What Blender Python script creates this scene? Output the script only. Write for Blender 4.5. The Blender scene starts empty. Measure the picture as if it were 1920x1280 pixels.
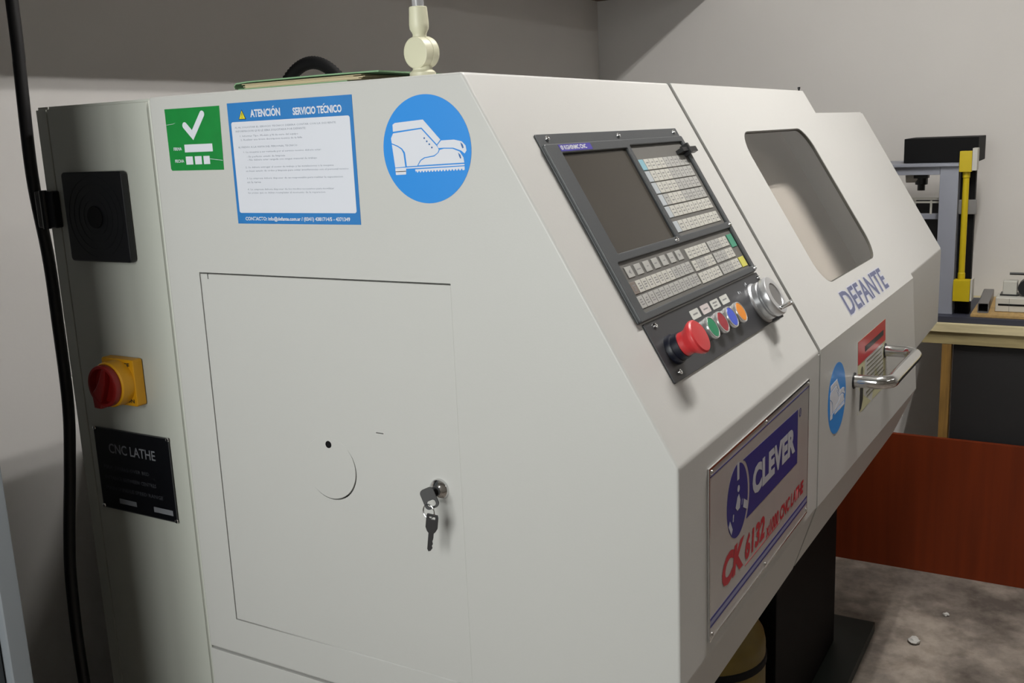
import bpy, bmesh, math, random
from mathutils import Matrix, Vector

random.seed(7)
S = bpy.context.scene
COL = S.collection

# ------------------------------------------------------------------ camera
cam_d = bpy.data.cameras.new('camera')
cam_d.sensor_width = 36.0
cam_d.lens = 1864.565 / 1920.0 * 36.0
cam_d.clip_start = 0.05
cam = bpy.data.objects.new('camera', cam_d)
COL.objects.link(cam)
_r = Vector((0.50404877, -0.86264629, -0.04214511))
_u = Vector((0.1968832, 0.06725337, 0.97811757))
_f = Vector((0.8409351, 0.50131662, -0.20373954))
cm = Matrix((( _r.x, _u.x, -_f.x, -0.91453), (_r.y, _u.y, -_f.y, -0.59310), (_r.z, _u.z, -_f.z, 1.53296), (0, 0, 0, 1)))
cam.matrix_world = cm
S.camera = cam

# ------------------------------------------------------------------ world, exposure
W = bpy.data.worlds.new('world')
S.world = W
W.use_nodes = True
W.node_tree.nodes['Background'].inputs[0].default_value = (1.0, 0.985, 0.97, 1)
W.node_tree.nodes['Background'].inputs[1].default_value = 12.0
S.view_settings.view_transform = 'Standard'
S.view_settings.look = 'None'
S.view_settings.gamma = 1.0
S.view_settings.use_curve_mapping = False
S.view_settings.exposure = 0.09

# twin-tube ceiling fixtures running parallel to the lathe: (centre x, y, z, watts)
LAMP_Z = 3.03
LAMPS = [(1.0, -0.50, 44.0), (0.2, -3.4, 2.0), (2.1, -3.4, 2.0)]     # x, y, watts; the front-row pair is added as fill light
LAMP_LEN = 1.2

# ------------------------------------------------------------------ helpers: materials
def srgb(h):
    h = h.lstrip('#')
    out = []
    for i in (0, 2, 4):
        c = int(h[i:i+2], 16) / 255.0
        out.append(c / 12.92 if c <= 0.04045 else ((c + 0.055) / 1.055) ** 2.4)
    return (out[0], out[1], out[2], 1.0)

ALB = 0.72      # scales non-metal base colours down, so less light bounces between surfaces
def mat(name, col, rough=0.5, metal=0.0, var=0.0, scale=8.0, bump=0.0, bscale=60.0, emit=0.0, spec=0.5, stretch=None):
    m = bpy.data.materials.new(name)
    m.use_nodes = True
    nt = m.node_tree
    b = nt.nodes['Principled BSDF']
    c = srgb(col) if isinstance(col, str) else col
    if metal < 0.5 and not emit:
        c = tuple(x * ALB for x in c[:3]) + (1.0,)
    b.inputs['Base Color'].default_value = c
    b.inputs['Roughness'].default_value = rough
    b.inputs['Metallic'].default_value = metal
    b.inputs['Specular IOR Level'].default_value = spec
    tc = None
    if var > 0 or bump > 0:
        tc = nt.nodes.new('ShaderNodeTexCoord')
        mp = nt.nodes.new('ShaderNodeMapping')
        if stretch:
            mp.inputs['Scale'].default_value = stretch
        nt.links.new(tc.outputs['Object'], mp.inputs['Vector'])
    if var > 0:
        n = nt.nodes.new('ShaderNodeTexNoise')
        n.inputs['Scale'].default_value = scale
        n.inputs['Detail'].default_value = 5
        nt.links.new(mp.outputs[0], n.inputs['Vector'])
        r = nt.nodes.new('ShaderNodeValToRGB')
        r.color_ramp.elements[0].position = 0.3
        r.color_ramp.elements[1].position = 0.7
        r.color_ramp.elements[0].color = tuple(x * (1 - var) for x in c[:3]) + (1,)
        r.color_ramp.elements[1].color = tuple(min(1, x * (1 + var)) for x in c[:3]) + (1,)
        nt.links.new(n.outputs['Fac'], r.inputs['Fac'])
        nt.links.new(r.outputs['Color'], b.inputs['Base Color'])
    if bump > 0:
        n2 = nt.nodes.new('ShaderNodeTexNoise')
        n2.inputs['Scale'].default_value = bscale
        n2.inputs['Detail'].default_value = 4
        nt.links.new(mp.outputs[0], n2.inputs['Vector'])
        bp = nt.nodes.new('ShaderNodeBump')
        bp.inputs['Strength'].default_value = bump
        bp.inputs['Distance'].default_value = 0.004
        nt.links.new(n2.outputs['Fac'], bp.inputs['Height'])
        nt.links.new(bp.outputs['Normal'], b.inputs['Normal'])
    if emit > 0:
        b.inputs['Emission Color'].default_value = (1, 0.97, 0.92, 1)
        b.inputs['Emission Strength'].default_value = emit
    return m

M = {}
M['wall'] = mat('wall_paint', '#f3f0ed', 0.85, var=0.03, scale=1.6, bump=0.12, bscale=45)
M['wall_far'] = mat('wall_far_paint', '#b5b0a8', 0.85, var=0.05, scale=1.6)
M['ceil'] = mat('ceiling_paint', '#d2d0cb', 0.9)
M['wood_shelf'] = mat('shelf_wood', '#6b4a36', 0.6, var=0.25, scale=6, stretch=(1, 12, 12))
M['paint'] = mat('machine_paint', '#d6d5d2', 0.42, var=0.012, scale=2.5, bump=0.035, bscale=420)
M['paint_cab'] = mat('cabinet_paint', '#d0d2c9', 0.45, var=0.015, scale=2.5, bump=0.035, bscale=420)
M['dark_gap'] = mat('dark_gap', '#17171a', 0.8)
M['black'] = mat('black_plastic', '#101014', 0.38)
M['black_matt'] = mat('black_matt', '#0a0a0c', 0.7, spec=0.2)
M['pedestal'] = mat('pedestal_black', '#040405', 0.7, spec=0.15, var=0.15, scale=5)
M['panel'] = mat('panel_grey', '#4c4f52', 0.42, bump=0.05, bscale=600)
M['panel_low'] = mat('panel_black', '#3a3b3f', 0.4)
M['membrane'] = mat('membrane_dark', '#6f6d69', 0.5)
M['screen'] = mat('screen_glass', '#454039', 0.22, var=0.08, scale=9)
M['key_light'] = mat('key_light', '#cfcdc5', 0.5)
M['key_grey'] = mat('key_grey', '#b8b7b3', 0.5)
M['key_blue'] = mat('key_blue', '#8fc0cf', 0.5)
M['key_pale'] = mat('key_pale', '#c0c6cb', 0.5)
M['key_green'] = mat('key_green', '#4f9c80', 0.5)
M['key_yellow'] = mat('key_yellow', '#d6d060', 0.5)
M['key_brown'] = mat('key_brown', '#857a72', 0.5)
M['key_print'] = mat('key_print', '#8e8d8e', 0.6)
M['white_print'] = mat('white_print', '#e4e6ec', 0.5)
M['label_white'] = mat('label_white', '#d6d6d0', 0.5)
M['label_pink'] = mat('label_pink', '#d8cdcc', 0.5)
M['chrome'] = mat('chrome', '#d8d8d8', 0.12, 1.0)
M['ring'] = mat('bright_ring', '#d9d9d9', 0.25, 0.7)
M['fine_ink'] = mat('sticker_fine_print', '#77745a', 0.6)
M['letter_pale'] = mat('door_letter_pale', '#d4d6e4', 0.5)
M['key_metal'] = mat('key_metal', '#3c3b3c', 0.5, 0.4)
M['gasket'] = mat('window_gasket', '#5a5750', 0.6)
M['steel'] = mat('brushed_steel', '#d2d3d6', 0.3, 0.75)
M['dull_steel'] = mat('dull_steel', '#58585a', 0.5, 0.6)
M['red'] = mat('estop_red', '#d63a3e', 0.38)
M['red_btn'] = mat('button_red', '#a81f30', 0.35)
M['green_btn'] = mat('button_green', '#048a5c', 0.35)
M['blue_btn'] = mat('button_blue', '#3f5ad6', 0.35)
M['orange_btn'] = mat('button_orange', '#f59310', 0.35)
M['navy'] = mat('estop_collar', '#181b2b', 0.4)
M['logo_strip'] = mat('logo_strip', '#4a3fa8', 0.4)
M['st_blue'] = mat('sticker_blue', '#2496f2', 0.45)
M['st_blue2'] = mat('sticker_blue_dark', '#2f84cf', 0.45, var=0.06, scale=30)
M['st_white'] = mat('sticker_white', '#eceef8', 0.45)
M['st_text'] = mat('sticker_text', '#8f98a8', 0.6)
M['st_green'] = mat('sticker_green', '#17903f', 0.45, var=0.08, scale=40)
M['st_yellow'] = mat('sticker_yellow', '#f0e238', 0.45)
M['st_red'] = mat('sticker_red', '#c8202a', 0.45)
M['st_cream'] = mat('sticker_cream', '#d2cfa6', 0.5)
M['st_ink'] = mat('sticker_ink', '#1c1d20', 0.6)
M['st_line'] = mat('sticker_lineblue', '#2a6db4', 0.5)
M['plate'] = mat('plate_silver', '#c3c0be', 0.33, 0.55, var=0.04, scale=14)
M['plate_blue'] = mat('plate_blue', '#161d80', 0.4)
M['plate_grey'] = mat('plate_letter_grey', '#c9c9d2', 0.4)
M['plate_red'] = mat('plate_red', '#c5182f', 0.4)
M['plate_stripe'] = mat('plate_stripe', '#8f91b4', 0.4)
M['defante'] = mat('door_letter_blue', '#6a6f90', 0.5)
M['data_plate'] = mat('data_plate', '#0b0c12', 0.35)
M['plate_txt'] = mat('data_plate_text', '#8d8f96', 0.5)
M['plate_txt_dim'] = mat('data_plate_text_dim', '#53555c', 0.5)
M['yellow'] = mat('switch_yellow', '#e7a615', 0.42)
M['dark_red'] = mat('switch_red', '#8d1512', 0.4)
M['cream'] = mat('lamp_cream', '#e3e0c4', 0.45)
M['folder'] = mat('folder_green', '#86ad84', 0.6)
M['paper'] = mat('folder_paper', '#d9c9a4', 0.7)
M['cable'] = mat('cable_black', '#0e0c10', 0.45)
M['cab_frame'] = mat('cabinet_frame', '#8b9096', 0.5)
M['cab_side'] = mat('cabinet_side', '#3f4448', 0.55)
M['bench_wood'] = mat('bench_wood', '#eee0b4', 0.6, var=0.18, scale=5, stretch=(14, 1.2, 14), bump=0.1)
M['bench_rail'] = mat('bench_rail_wood', '#bcac7c', 0.6, var=0.22, scale=5, stretch=(14, 1.2, 14), bump=0.1)
M['bench_post'] = mat('bench_post_wood', '#a07a3c', 0.6, var=0.3, scale=6, stretch=(14, 14, 1.2), bump=0.1)
M['bench_panel'] = mat('bench_dark_panel', '#232224', 0.6, var=0.1)
M['board'] = mat('laminate_brown', '#7c300f', 0.5, spec=0.25, var=0.16, scale=4, stretch=(8, 8, 0.4))
M['gantry'] = mat('gantry_grey', '#a3a7b4', 0.45, var=0.04)
M['gantry_base'] = mat('gantry_base', '#3c3f4e', 0.5)
M['y_plastic'] = mat('plastic_yellow', '#dcc208', 0.5)
M['w_plastic'] = mat('plastic_white', '#d8d6cd', 0.5)
M['tube_steel'] = mat('tube_steel', '#8f8d8c', 0.45, 0.4)
M['ply'] = mat('ply_board', '#c8a468', 0.6, var=0.15, scale=8, stretch=(3, 12, 12))
M['bucket'] = mat('bucket_yellow', '#6e5a15', 0.5, var=0.2, scale=14)
M['foot'] = mat('foot_green', '#16241f', 0.5)
M['litter'] = mat('crumpled_paper', '#d9d7d2', 0.8)
M['inner'] = mat('chamber_grey', '#dfd8d0', 0.55, var=0.05, scale=5)
M['tube_on'] = mat('lamp_tube', '#ffffff', 0.5, emit=40.0)
M['tube_fill'] = mat('fill_lamp_tube', '#ffffff', 0.5, emit=16.0)  # weaker glow for the added front-row fill lamps
M['fixture'] = mat('lamp_fixture', '#d8d8d8', 0.5)

def glass_mat(tint=(0.965, 0.96, 0.95, 1)):
    m = bpy.data.materials.new('window_glass')
    m.use_nodes = True
    nt = m.node_tree
    nt.nodes.clear()
    out = nt.nodes.new('ShaderNodeOutputMaterial')
    tr = nt.nodes.new('ShaderNodeBsdfTransparent')
    tr.inputs[0].default_value = tint
    gl = nt.nodes.new('ShaderNodeBsdfGlossy')
    gl.inputs['Roughness'].default_value = 0.06
    fr = nt.nodes.new('ShaderNodeFresnel')
    fr.inputs['IOR'].default_value = 1.45
    mx = nt.nodes.new('ShaderNodeMixShader')
    ge = nt.nodes.new('ShaderNodeNewGeometry')
    inv = nt.nodes.new('ShaderNodeMath'); inv.operation = 'SUBTRACT'; inv.inputs[0].default_value = 1.0
    mu = nt.nodes.new('ShaderNodeMath'); mu.operation = 'MULTIPLY'
    nt.links.new(ge.outputs['Backfacing'], inv.inputs[1])
    nt.links.new(inv.outputs[0], mu.inputs[0])
    nt.links.new(fr.outputs[0], mu.inputs[1])
    nt.links.new(mu.outputs[0], mx.inputs[0])
    nt.links.new(tr.outputs[0], mx.inputs[1])
    nt.links.new(gl.outputs[0], mx.inputs[2])
    nt.links.new(mx.outputs[0], out.inputs[0])
    return m
M['glass'] = glass_mat()
M['glass_clear'] = glass_mat((0.95, 0.97, 0.96, 1))

def clear_plastic():
    m = mat('clear_plastic', '#dcdce0', 0.2)
    m.node_tree.nodes['Principled BSDF'].inputs['Transmission Weight'].default_value = 0.6
    return m
M['clear'] = clear_plastic()

def floor_mat():
    m = bpy.data.materials.new('concrete_floor')
    m.use_nodes = True
    nt = m.node_tree
    b = nt.nodes['Principled BSDF']
    b.inputs['Roughness'].default_value = 0.8
    tc = nt.nodes.new('ShaderNodeTexCoord')
    a = nt.nodes.new('ShaderNodeTexNoise'); a.inputs['Scale'].default_value = 3.2; a.inputs['Detail'].default_value = 9; a.inputs['Roughness'].default_value = 0.65
    c = nt.nodes.new('ShaderNodeTexNoise'); c.inputs['Scale'].default_value = 11; c.inputs['Detail'].default_value = 8
    for n in (a, c):
        nt.links.new(tc.outputs['Object'], n.inputs['Vector'])
    r = nt.nodes.new('ShaderNodeValToRGB')
    r.color_ramp.elements[0].position = 0.36; r.color_ramp.elements[0].color = srgb('#58504a')
    r.color_ramp.elements[1].position = 0.62; r.color_ramp.elements[1].color = srgb('#a0958a')
    e = r.color_ramp.elements.new(0.48); e.color = srgb('#7a7169')
    nt.links.new(a.outputs['Fac'], r.inputs['Fac'])
    r2 = nt.nodes.new('ShaderNodeValToRGB')
    r2.color_ramp.elements[0].position = 0.35; r2.color_ramp.elements[0].color = (0.6, 0.58, 0.56, 1)
    r2.color_ramp.elements[1].position = 0.5; r2.color_ramp.elements[1].color = (1, 1, 1, 1)
    nt.links.new(c.outputs['Fac'], r2.inputs['Fac'])
    mx = nt.nodes.new('ShaderNodeMix'); mx.data_type = 'RGBA'; mx.blend_type = 'MULTIPLY'; mx.inputs[0].default_value = 0.8
    nt.links.new(r.outputs[0], mx.inputs[6]); nt.links.new(r2.outputs[0], mx.inputs[7])
    nt.links.new(mx.outputs[2], b.inputs['Base Color'])
    bp = nt.nodes.new('ShaderNodeBump'); bp.inputs['Strength'].default_value = 0.25; bp.inputs['Distance'].default_value = 0.01
    nt.links.new(c.outputs['Fac'], bp.inputs['Height'])
    nt.links.new(bp.outputs[0], b.inputs['Normal'])
    return m
M['floor'] = floor_mat()

# ------------------------------------------------------------------ helpers: geometry
def weighted(o):
    md = o.modifiers.new('weighted', 'WEIGHTED_NORMAL')
    md.keep_sharp = True
    md.weight = 80

def finish(name, me, m, parent=None, smooth=True, ang=35):
    me.name = name
    if smooth and len(me.polygons):
        me.polygons.foreach_set('use_smooth', [True] * len(me.polygons))
        me.set_sharp_from_angle(angle=math.radians(ang))
    me.materials.clear()
    me.materials.append(M[m] if isinstance(m, str) else m)
    o = bpy.data.objects.new(name, me)
    COL.objects.link(o)
    if smooth and len(me.polygons) < 4000:
        weighted(o)
    if parent is not None:
        o.parent = parent
        p = parent
        root = p if p.parent is None else p.parent
        if p.type == 'EMPTY':
            o.matrix_parent_inverse = Matrix.Translation(-p.location)
    return o

def bm_obj(name, bm, m, parent=None, smooth=True, ang=35):
    me = bpy.data.meshes.new(name)
    bmesh.ops.recalc_face_normals(bm, faces=bm.faces)
    bm.to_mesh(me)
    bm.free()
    return finish(name, me, m, parent, smooth, ang)

def add_box(bm, x0, x1, y0, y1, z0, z1, mx=None):
    vs = [bm.verts.new((x, y, z)) for x in (x0, x1) for y in (y0, y1) for z in (z0, z1)]
    for f in ((0, 1, 3, 2), (4, 6, 7, 5), (0, 4, 5, 1), (2, 3, 7, 6), (0, 2, 6, 4), (1, 5, 7, 3)):
        bm.faces.new([vs[i] for i in f])
    if mx is not None:
        bmesh.ops.transform(bm, matrix=mx, verts=vs)
    return vs

def bevel_all(bm, w, seg=2):
    if w > 0:
        bmesh.ops.bevel(bm, geom=list(bm.edges), offset=w, segments=seg, profile=0.7, affect='EDGES', clamp_overlap=True)

def box(name, x0, x1, y0, y1, z0, z1, m, parent=None, bev=0.0, seg=2):
    bm = bmesh.new()
    add_box(bm, min(x0, x1), max(x0, x1), min(y0, y1), max(y0, y1), min(z0, z1), max(z0, z1))
    bevel_all(bm, bev, seg)
    return bm_obj(name, bm, m, parent)

def prism_bm(profile, x0, x1):
    """profile: (y, z) points, extruded along x"""
    bm = bmesh.new()
    a = [bm.verts.new((x0, y, z)) for y, z in profile]
    b = [bm.verts.new((x1, y, z)) for y, z in profile]
    bm.faces.new(a); bm.faces.new(b[::-1])
    n = len(a)
    for i in range(n):
        bm.faces.new((a[i], b[i], b[(i + 1) % n], a[(i + 1) % n]))
    bmesh.ops.recalc_face_normals(bm, faces=bm.faces)
    return bm

def lathe_bm(prof, seg=40, bm=None, mx=None):
    """prof: (radius, height) about local z"""
    bm = bm or bmesh.new()
    rings = []
    new = []
    for r, h in prof:
        if r < 1e-6:
            v = bm.verts.new((0, 0, h)); rings.append([v]); new.append(v)
        else:
            ring = [bm.verts.new((r * math.cos(2 * math.pi * k / seg), r * math.sin(2 * math.pi * k / seg), h)) for k in range(seg)]
            rings.append(ring); new += ring
    for a, b in zip(rings, rings[1:]):
        for k in range(seg):
            k2 = (k + 1) % seg
            if len(a) == 1 and len(b) == 1:
                continue
            if len(a) == 1:
                bm.faces.new((a[0], b[k], b[k2]))
            elif len(b) == 1:
                bm.faces.new((a[k], b[0], a[k2]))
            else:
                bm.faces.new((a[k], b[k], b[k2], a[k2]))
    if mx is not None:
        bmesh.ops.transform(bm, matrix=mx, verts=new)
    return bm

def tube_bm(pts, r, seg=14, bm=None, caps=True, rfun=None):
    bm = bm or bmesh.new()
    pts = [Vector(p) for p in pts]
    rings = []
    up = Vector((0.13, 0.31, 0.94)).normalized()
    prev = None
    for i, p in enumerate(pts):
        t = (pts[min(i + 1, len(pts) - 1)] - pts[max(i - 1, 0)]).normalized()
        if prev is None:
            n = t.cross(up)
            if n.length < 1e-3:
                n = t.cross(Vector((1, 0, 0)))
            n.normalize()
        else:
            n = (prev - t * prev.dot(t)).normalized()
        prev = n
        b = t.cross(n)
        rr = rfun(i) if rfun else r
        rings.append([bm.verts.new(p + (n * math.cos(2 * math.pi * k / seg) + b * math.sin(2 * math.pi * k / seg)) * rr) for k in range(seg)])
    for a, b in zip(rings, rings[1:]):
        for k in range(seg):
            bm.faces.new((a[k], a[(k + 1) % seg], b[(k + 1) % seg], b[k]))
    if caps:
        bm.faces.new(rings[0][::-1]); bm.faces.new(rings[-1])
    return bm

def smooth_path(pts, n=8):
    pts = [Vector(p) for p in pts]
    out = []
    for i in range(len(pts) - 1):
        p0 = pts[max(i - 1, 0)]; p1 = pts[i]; p2 = pts[i + 1]; p3 = pts[min(i + 2, len(pts) - 1)]
        for k in range(n):
            t = k / n
            out.append(0.5 * ((2 * p1) + (p2 - p0) * t + (2 * p0 - 5 * p1 + 4 * p2 - p3) * t * t + (3 * p1 - p0 - 3 * p2 + p3) * t ** 3))
    out.append(pts[-1])
    return out

def frame(o, u, v):
    u = Vector(u); v = Vector(v); n = u.cross(v); o = Vector(o)
    return Matrix(((u.x, v.x, n.x, o.x), (u.y, v.y, n.y, o.y), (u.z, v.z, n.z, o.z), (0, 0, 0, 1)))

SD = Vector((0, -0.50539, -0.86289))       # down the sloped front
SN = Vector((0, -0.86289, 0.50539))        # out of the sloped front
END = frame((0, 0, 0), (0, -1, 0), (0, 0, 1))          # end wall of the lathe: u = -y, v = z
SLOPE = frame((0, 0, 1.6), (1, 0, 0), -SD)             # u = x, v = -t
YB, ZB = -0.2393, 1.1914
SKIRT = frame((0, YB, 0), (1, 0, 0), (0, 0, 1))
TOPF = frame((0, 0, 1.6), (1, 0, 0), (0, 1, 0))

def curve_mesh(cu, name):
    o = bpy.data.objects.new('tmp', cu)
    me = bpy.data.meshes.new_from_object(o)
    bpy.data.objects.remove(o)
    bpy.data.curves.remove(cu)
    me.name = name
    return me

def plate_mesh(polys, th, bev=0.0, n0=0.0, fr=None, fn=None):
    """flat plate from 2D outlines (later ones cut holes); its back at n0; fr maps it into the world, or fn(u,v,n)"""
    cu = bpy.data.curves.new('tmp', 'CURVE')
    cu.dimensions = '2D'
    cu.fill_mode = 'BOTH'
    cu.extrude = max(th / 2 - bev, 1e-6)
    cu.bevel_depth = bev
    cu.bevel_resolution = 1
    if bev:
        cu.offset = -bev
    for poly in polys:
        sp = cu.splines.new('POLY')
        sp.points.add(len(poly) - 1)
        for p, q in zip(sp.points, poly):
            p.co = (q[0], q[1], 0, 1)
        sp.use_cyclic_u = True
    me = curve_mesh(cu, 'plate')
    me.transform(Matrix.Translation((0, 0, n0 + th / 2)))
    if fn:
        for v in me.vertices:
            v.co = fn(*v.co)
    elif fr is not None:
        me.transform(fr)
    return me

def plate(name, polys, th, m, fr=None, parent=None, bev=0.0, n0=0.0, fn=None):
    if isinstance(polys[0][0], (int, float)):
        polys = [polys]
    return finish(name, plate_mesh(polys, th, bev, n0, fr, fn), m, parent)

def rect(u0, u1, v0, v1):
    return [(u0, v0), (u1, v0), (u1, v1), (u0, v1)]

def rrect(u0, u1, v0, v1, r, n=6):
    out = []
    for cx, cy, a in ((u1 - r, v0 + r, -90), (u1 - r, v1 - r, 0), (u0 + r, v1 - r, 90), (u0 + r, v0 + r, 180)):
        for k in range(n + 1):
            t = math.radians(a + 90 * k / n)
            out.append((cx + r * math.cos(t), cy + r * math.sin(t)))
    return out

def circle(cu_, cv, r, n=40):
    return [(cu_ + r * math.cos(2 * math.pi * k / n), cv + r * math.sin(2 * math.pi * k / n)) for k in range(n)]

def text_mesh(s, u0, u1, v0, v1, n0, bold=0.0, shear=0.0, fr=None, fn=None, th=0.0002, res=3, spacing=1.0):
    cu = bpy.data.curves.new('tmp', 'FONT')
    cu.body = s
    cu.size = 1.0
    cu.resolution_u = res
    cu.offset = bold
    cu.shear = shear
    cu.space_character = spacing
    cu.fill_mode = 'FRONT' if th <= 0 else 'BOTH'
    cu.extrude = 0.0
    me = curve_mesh(cu, 'text')
    xs = [v.co.x for v in me.vertices]; ys = [v.co.y for v in me.vertices]
    if not xs:
        return me
    x0, x1, y0, y1 = min(xs), max(xs), min(ys), max(ys)
    if u1 is None:
        u1 = u0 + (x1 - x0) * (v1 - v0) / (y1 - y0)
    for v in me.vertices:
        v.co = (u0 + (v.co.x - x0) / (x1 - x0) * (u1 - u0), v0 + (v.co.y - y0) / (y1 - y0) * (v1 - v0), n0)
    if fn:
        for v in me.vertices:
            v.co = fn(*v.co)
    elif fr is not None:
        me.transform(fr)
    return me

def text(name, s, u0, u1, v0, v1, n0, m, fr=None, parent=None, **k):
    return finish(name, text_mesh(s, u0, u1, v0, v1, n0, fr=fr, **k), m, parent, smooth=False)

def join_meshes(mes):
    bm = bmesh.new()
    for me in mes:
        bm.from_mesh(me)
        bpy.data.meshes.remove(me)
    out = bpy.data.meshes.new('joined')
    bm.to_mesh(out); bm.free()
    return out

def evaluated(o):
    dg = bpy.context.evaluated_depsgraph_get()
    me = bpy.data.meshes.new_from_object(o.evaluated_get(dg))
    old = o.data
    o.modifiers.clear()
    o.data = me
    return o

def cut(o, cutters, ang=30):
    o.modifiers.clear()
    for c in cutters:
        md = o.modifiers.new('cut', 'BOOLEAN')
        md.operation = 'DIFFERENCE'
        md.solver = 'EXACT'
        md.object = c
    evaluated(o)
    for c in cutters:
        me = c.data
        bpy.data.objects.remove(c)
        bpy.data.meshes.remove(me)
    o.data.polygons.foreach_set('use_smooth', [True] * len(o.data.polygons))
    o.data.set_sharp_from_angle(angle=math.radians(ang))
    weighted(o)
    return o

def thing(name, label, cat, loc=(0, 0, 0), group=None):
    o = bpy.data.objects.new(name, None)
    o.empty_display_size = 0.1
    o.location = loc
    COL.objects.link(o)
    return tag(o, label, cat, group)

def tag(o, label, cat, group=None):
    o['label'] = label
    o['category'] = cat
    if group:
        o['group'] = group
    return o

def lab(o, label):
    o['label'] = label
    return o

def inst(name, me, mx, parent):
    o = bpy.data.objects.new(name, me)
    COL.objects.link(o)
    o.parent = parent
    base = Matrix.Translation(-parent.location) if parent.type == 'EMPTY' else Matrix.Identity(4)
    o.matrix_parent_inverse = base
    o.matrix_basis = mx
    return o

def struct(o):
    o['kind'] = 'structure'
    return o

def shared(name, bm, m, ang=35):
    me = bpy.data.meshes.new(name)
    bmesh.ops.recalc_face_normals(bm, faces=bm.faces)
    bm.to_mesh(me); bm.free()
    me.polygons.foreach_set('use_smooth', [True] * len(me.polygons))
    me.set_sharp_from_angle(angle=math.radians(ang))
    me.materials.append(M[m])
    return me

# ------------------------------------------------------------------ the room
XL, XR, YF, YBK, ZC = -1.75, 3.15, -5.5, 1.33, 3.45
WY0, WY1, WZ0, WZ1 = -0.45, 0.55, 1.12, 2.38          # window in the left wall, behind the photographer
struct(box('floor', XL, XR, YF, YBK, -0.1, 0.0, 'floor'))
struct(box('ceiling', XL, XR, YF, YBK, ZC, ZC + 0.1, 'ceil'))
struct(box('wall_back', XL - 0.1, XR + 0.1, YBK, YBK + 0.1, -0.1, ZC + 0.1, 'wall'))
struct(box('wall_right', XR, XR + 0.1, YF, YBK, -0.1, ZC + 0.1, 'wall'))
struct(box('wall_front', XL - 0.1, XR + 0.1, YF - 0.1, YF, -0.1, ZC + 0.1, 'wall_far'))
bm = bmesh.new()
for y0, y1, z0, z1 in ((YF, WY0, -0.1, ZC + 0.1), (WY1, YBK, -0.1, ZC + 0.1), (WY0, WY1, -0.1, WZ0), (WY0, WY1, WZ1, ZC + 0.1)):
    add_box(bm, XL - 0.1, XL, y0, y1, z0, z1)
struct(bm_obj('wall_left', bm, 'wall_far'))
wn = bpy.data.objects.new('window_1', None); COL.objects.link(wn); wn.location = (XL, WY0, WZ0); struct(wn)
for y0, y1, z0, z1 in ((WY0, WY1, WZ0, WZ0 + 0.04), (WY0, WY1, WZ1 - 0.04, WZ1), (WY0, WY0 + 0.04, WZ0 + 0.04, WZ1 - 0.04), (WY1 - 0.04, WY1, WZ0 + 0.04, WZ1 - 0.04), ((WY0 + WY1) / 2 - 0.02, (WY0 + WY1) / 2 + 0.02, WZ0 + 0.04, WZ1 - 0.04)):
    box('window_frame', XL - 0.07, XL - 0.02, y0, y1, z0, z1, 'fixture', wn)
for y0, y1 in ((WY0 + 0.04, (WY0 + WY1) / 2 - 0.02), ((WY0 + WY1) / 2 + 0.02, WY1 - 0.04)):
    box('pane', XL - 0.048, XL - 0.044, y0, y1, WZ0 + 0.04, WZ1 - 0.04, 'glass_clear', wn)
pd_ = bpy.data.lights.new('window_portal', 'AREA'); pd_.shape = 'RECTANGLE'; pd_.size = WY1 - WY0; pd_.size_y = WZ1 - WZ0
pd_.cycles.is_portal = True
po = bpy.data.objects.new('window_portal', pd_); COL.objects.link(po)
po.matrix_world = Matrix.Translation((XL - 0.11, (WY0 + WY1) / 2, (WZ0 + WZ1) / 2)) @ Matrix(((0, 0, -1, 0), (1, 0, 0, 0), (0, -1, 0, 0), (0, 0, 0, 1)))

# deep wooden shelf high on the back wall: its shadow darkens the wall above the lathe
sh = thing('wall_shelf', 'deep brown wooden shelf high in the wall corner above the lathe', 'shelf', (1.0, 1.33, 2.075))
for i, (a, b) in enumerate(((0.79, 0.968), (0.971, 1.149), (1.152, 1.33))):
    box('plank', -1.3, 3.15, a, b, 2.075, 2.105, 'wood_shelf', sh, 0.002)

# ceiling lamp and two added fill lamps: twin tubes in a white tray, parallel to the lathe
def ceiling_lamp(cx, LAMP_Y, watts, label):
    z = LAMP_Z
    t = thing('ceiling_lamp', label, 'lamp', (cx, LAMP_Y, ZC), 'twin-tube ceiling lamps')
    bm = bmesh.new()
    add_box(bm, cx - 0.63, cx + 0.63, LAMP_Y - 0.022, LAMP_Y + 0.022, z + 0.035, z + 0.075)
    bevel_all(bm, 0.006)
    bm_obj('tray', bm, 'fixture', t)
    for s in (-0.4, 0.4):
        bm_obj('hanger', tube_bm([(cx + s, LAMP_Y, z + 0.075), (cx + s, LAMP_Y, ZC)], 0.006), 'fixture', t)
    for s in (-0.04, 0.04):
        bm_obj('tube', tube_bm([(cx - 0.6, LAMP_Y + s, z + 0.015), (cx + 0.6, LAMP_Y + s, z + 0.015)], 0.013, 16), 'tube_on' if watts > 10 else 'tube_fill', t)
        for e in (-0.612, 0.612):
            box('socket', cx + e - 0.01, cx + e + 0.01, LAMP_Y + s - 0.014, LAMP_Y + s + 0.014, z - 0.002, z + 0.036, 'fixture', t)
        ld = bpy.data.lights.new('tube_light', 'AREA')
        ld.shape = 'RECTANGLE'; ld.size = LAMP_LEN; ld.size_y = 0.03
        ld.energy = watts / 2
        ld.color = (1.0, 0.975, 0.935)
        lo = bpy.data.objects.new('tube_light', ld)
        COL.objects.link(lo)
        lo.parent = t
        lo.matrix_parent_inverse = Matrix.Translation(-t.location)
        lo.location = (cx, LAMP_Y + s, z - 0.004)
for (cx, cy, wt), lb in zip(LAMPS, ('white twin-tube lamp hanging over the lathe door',
                                   'white twin-tube fill lamp added out of view, window side',
                                   'white twin-tube fill lamp added out of view, bench side')):
    ceiling_lamp(cx, cy, wt, lb)

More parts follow.
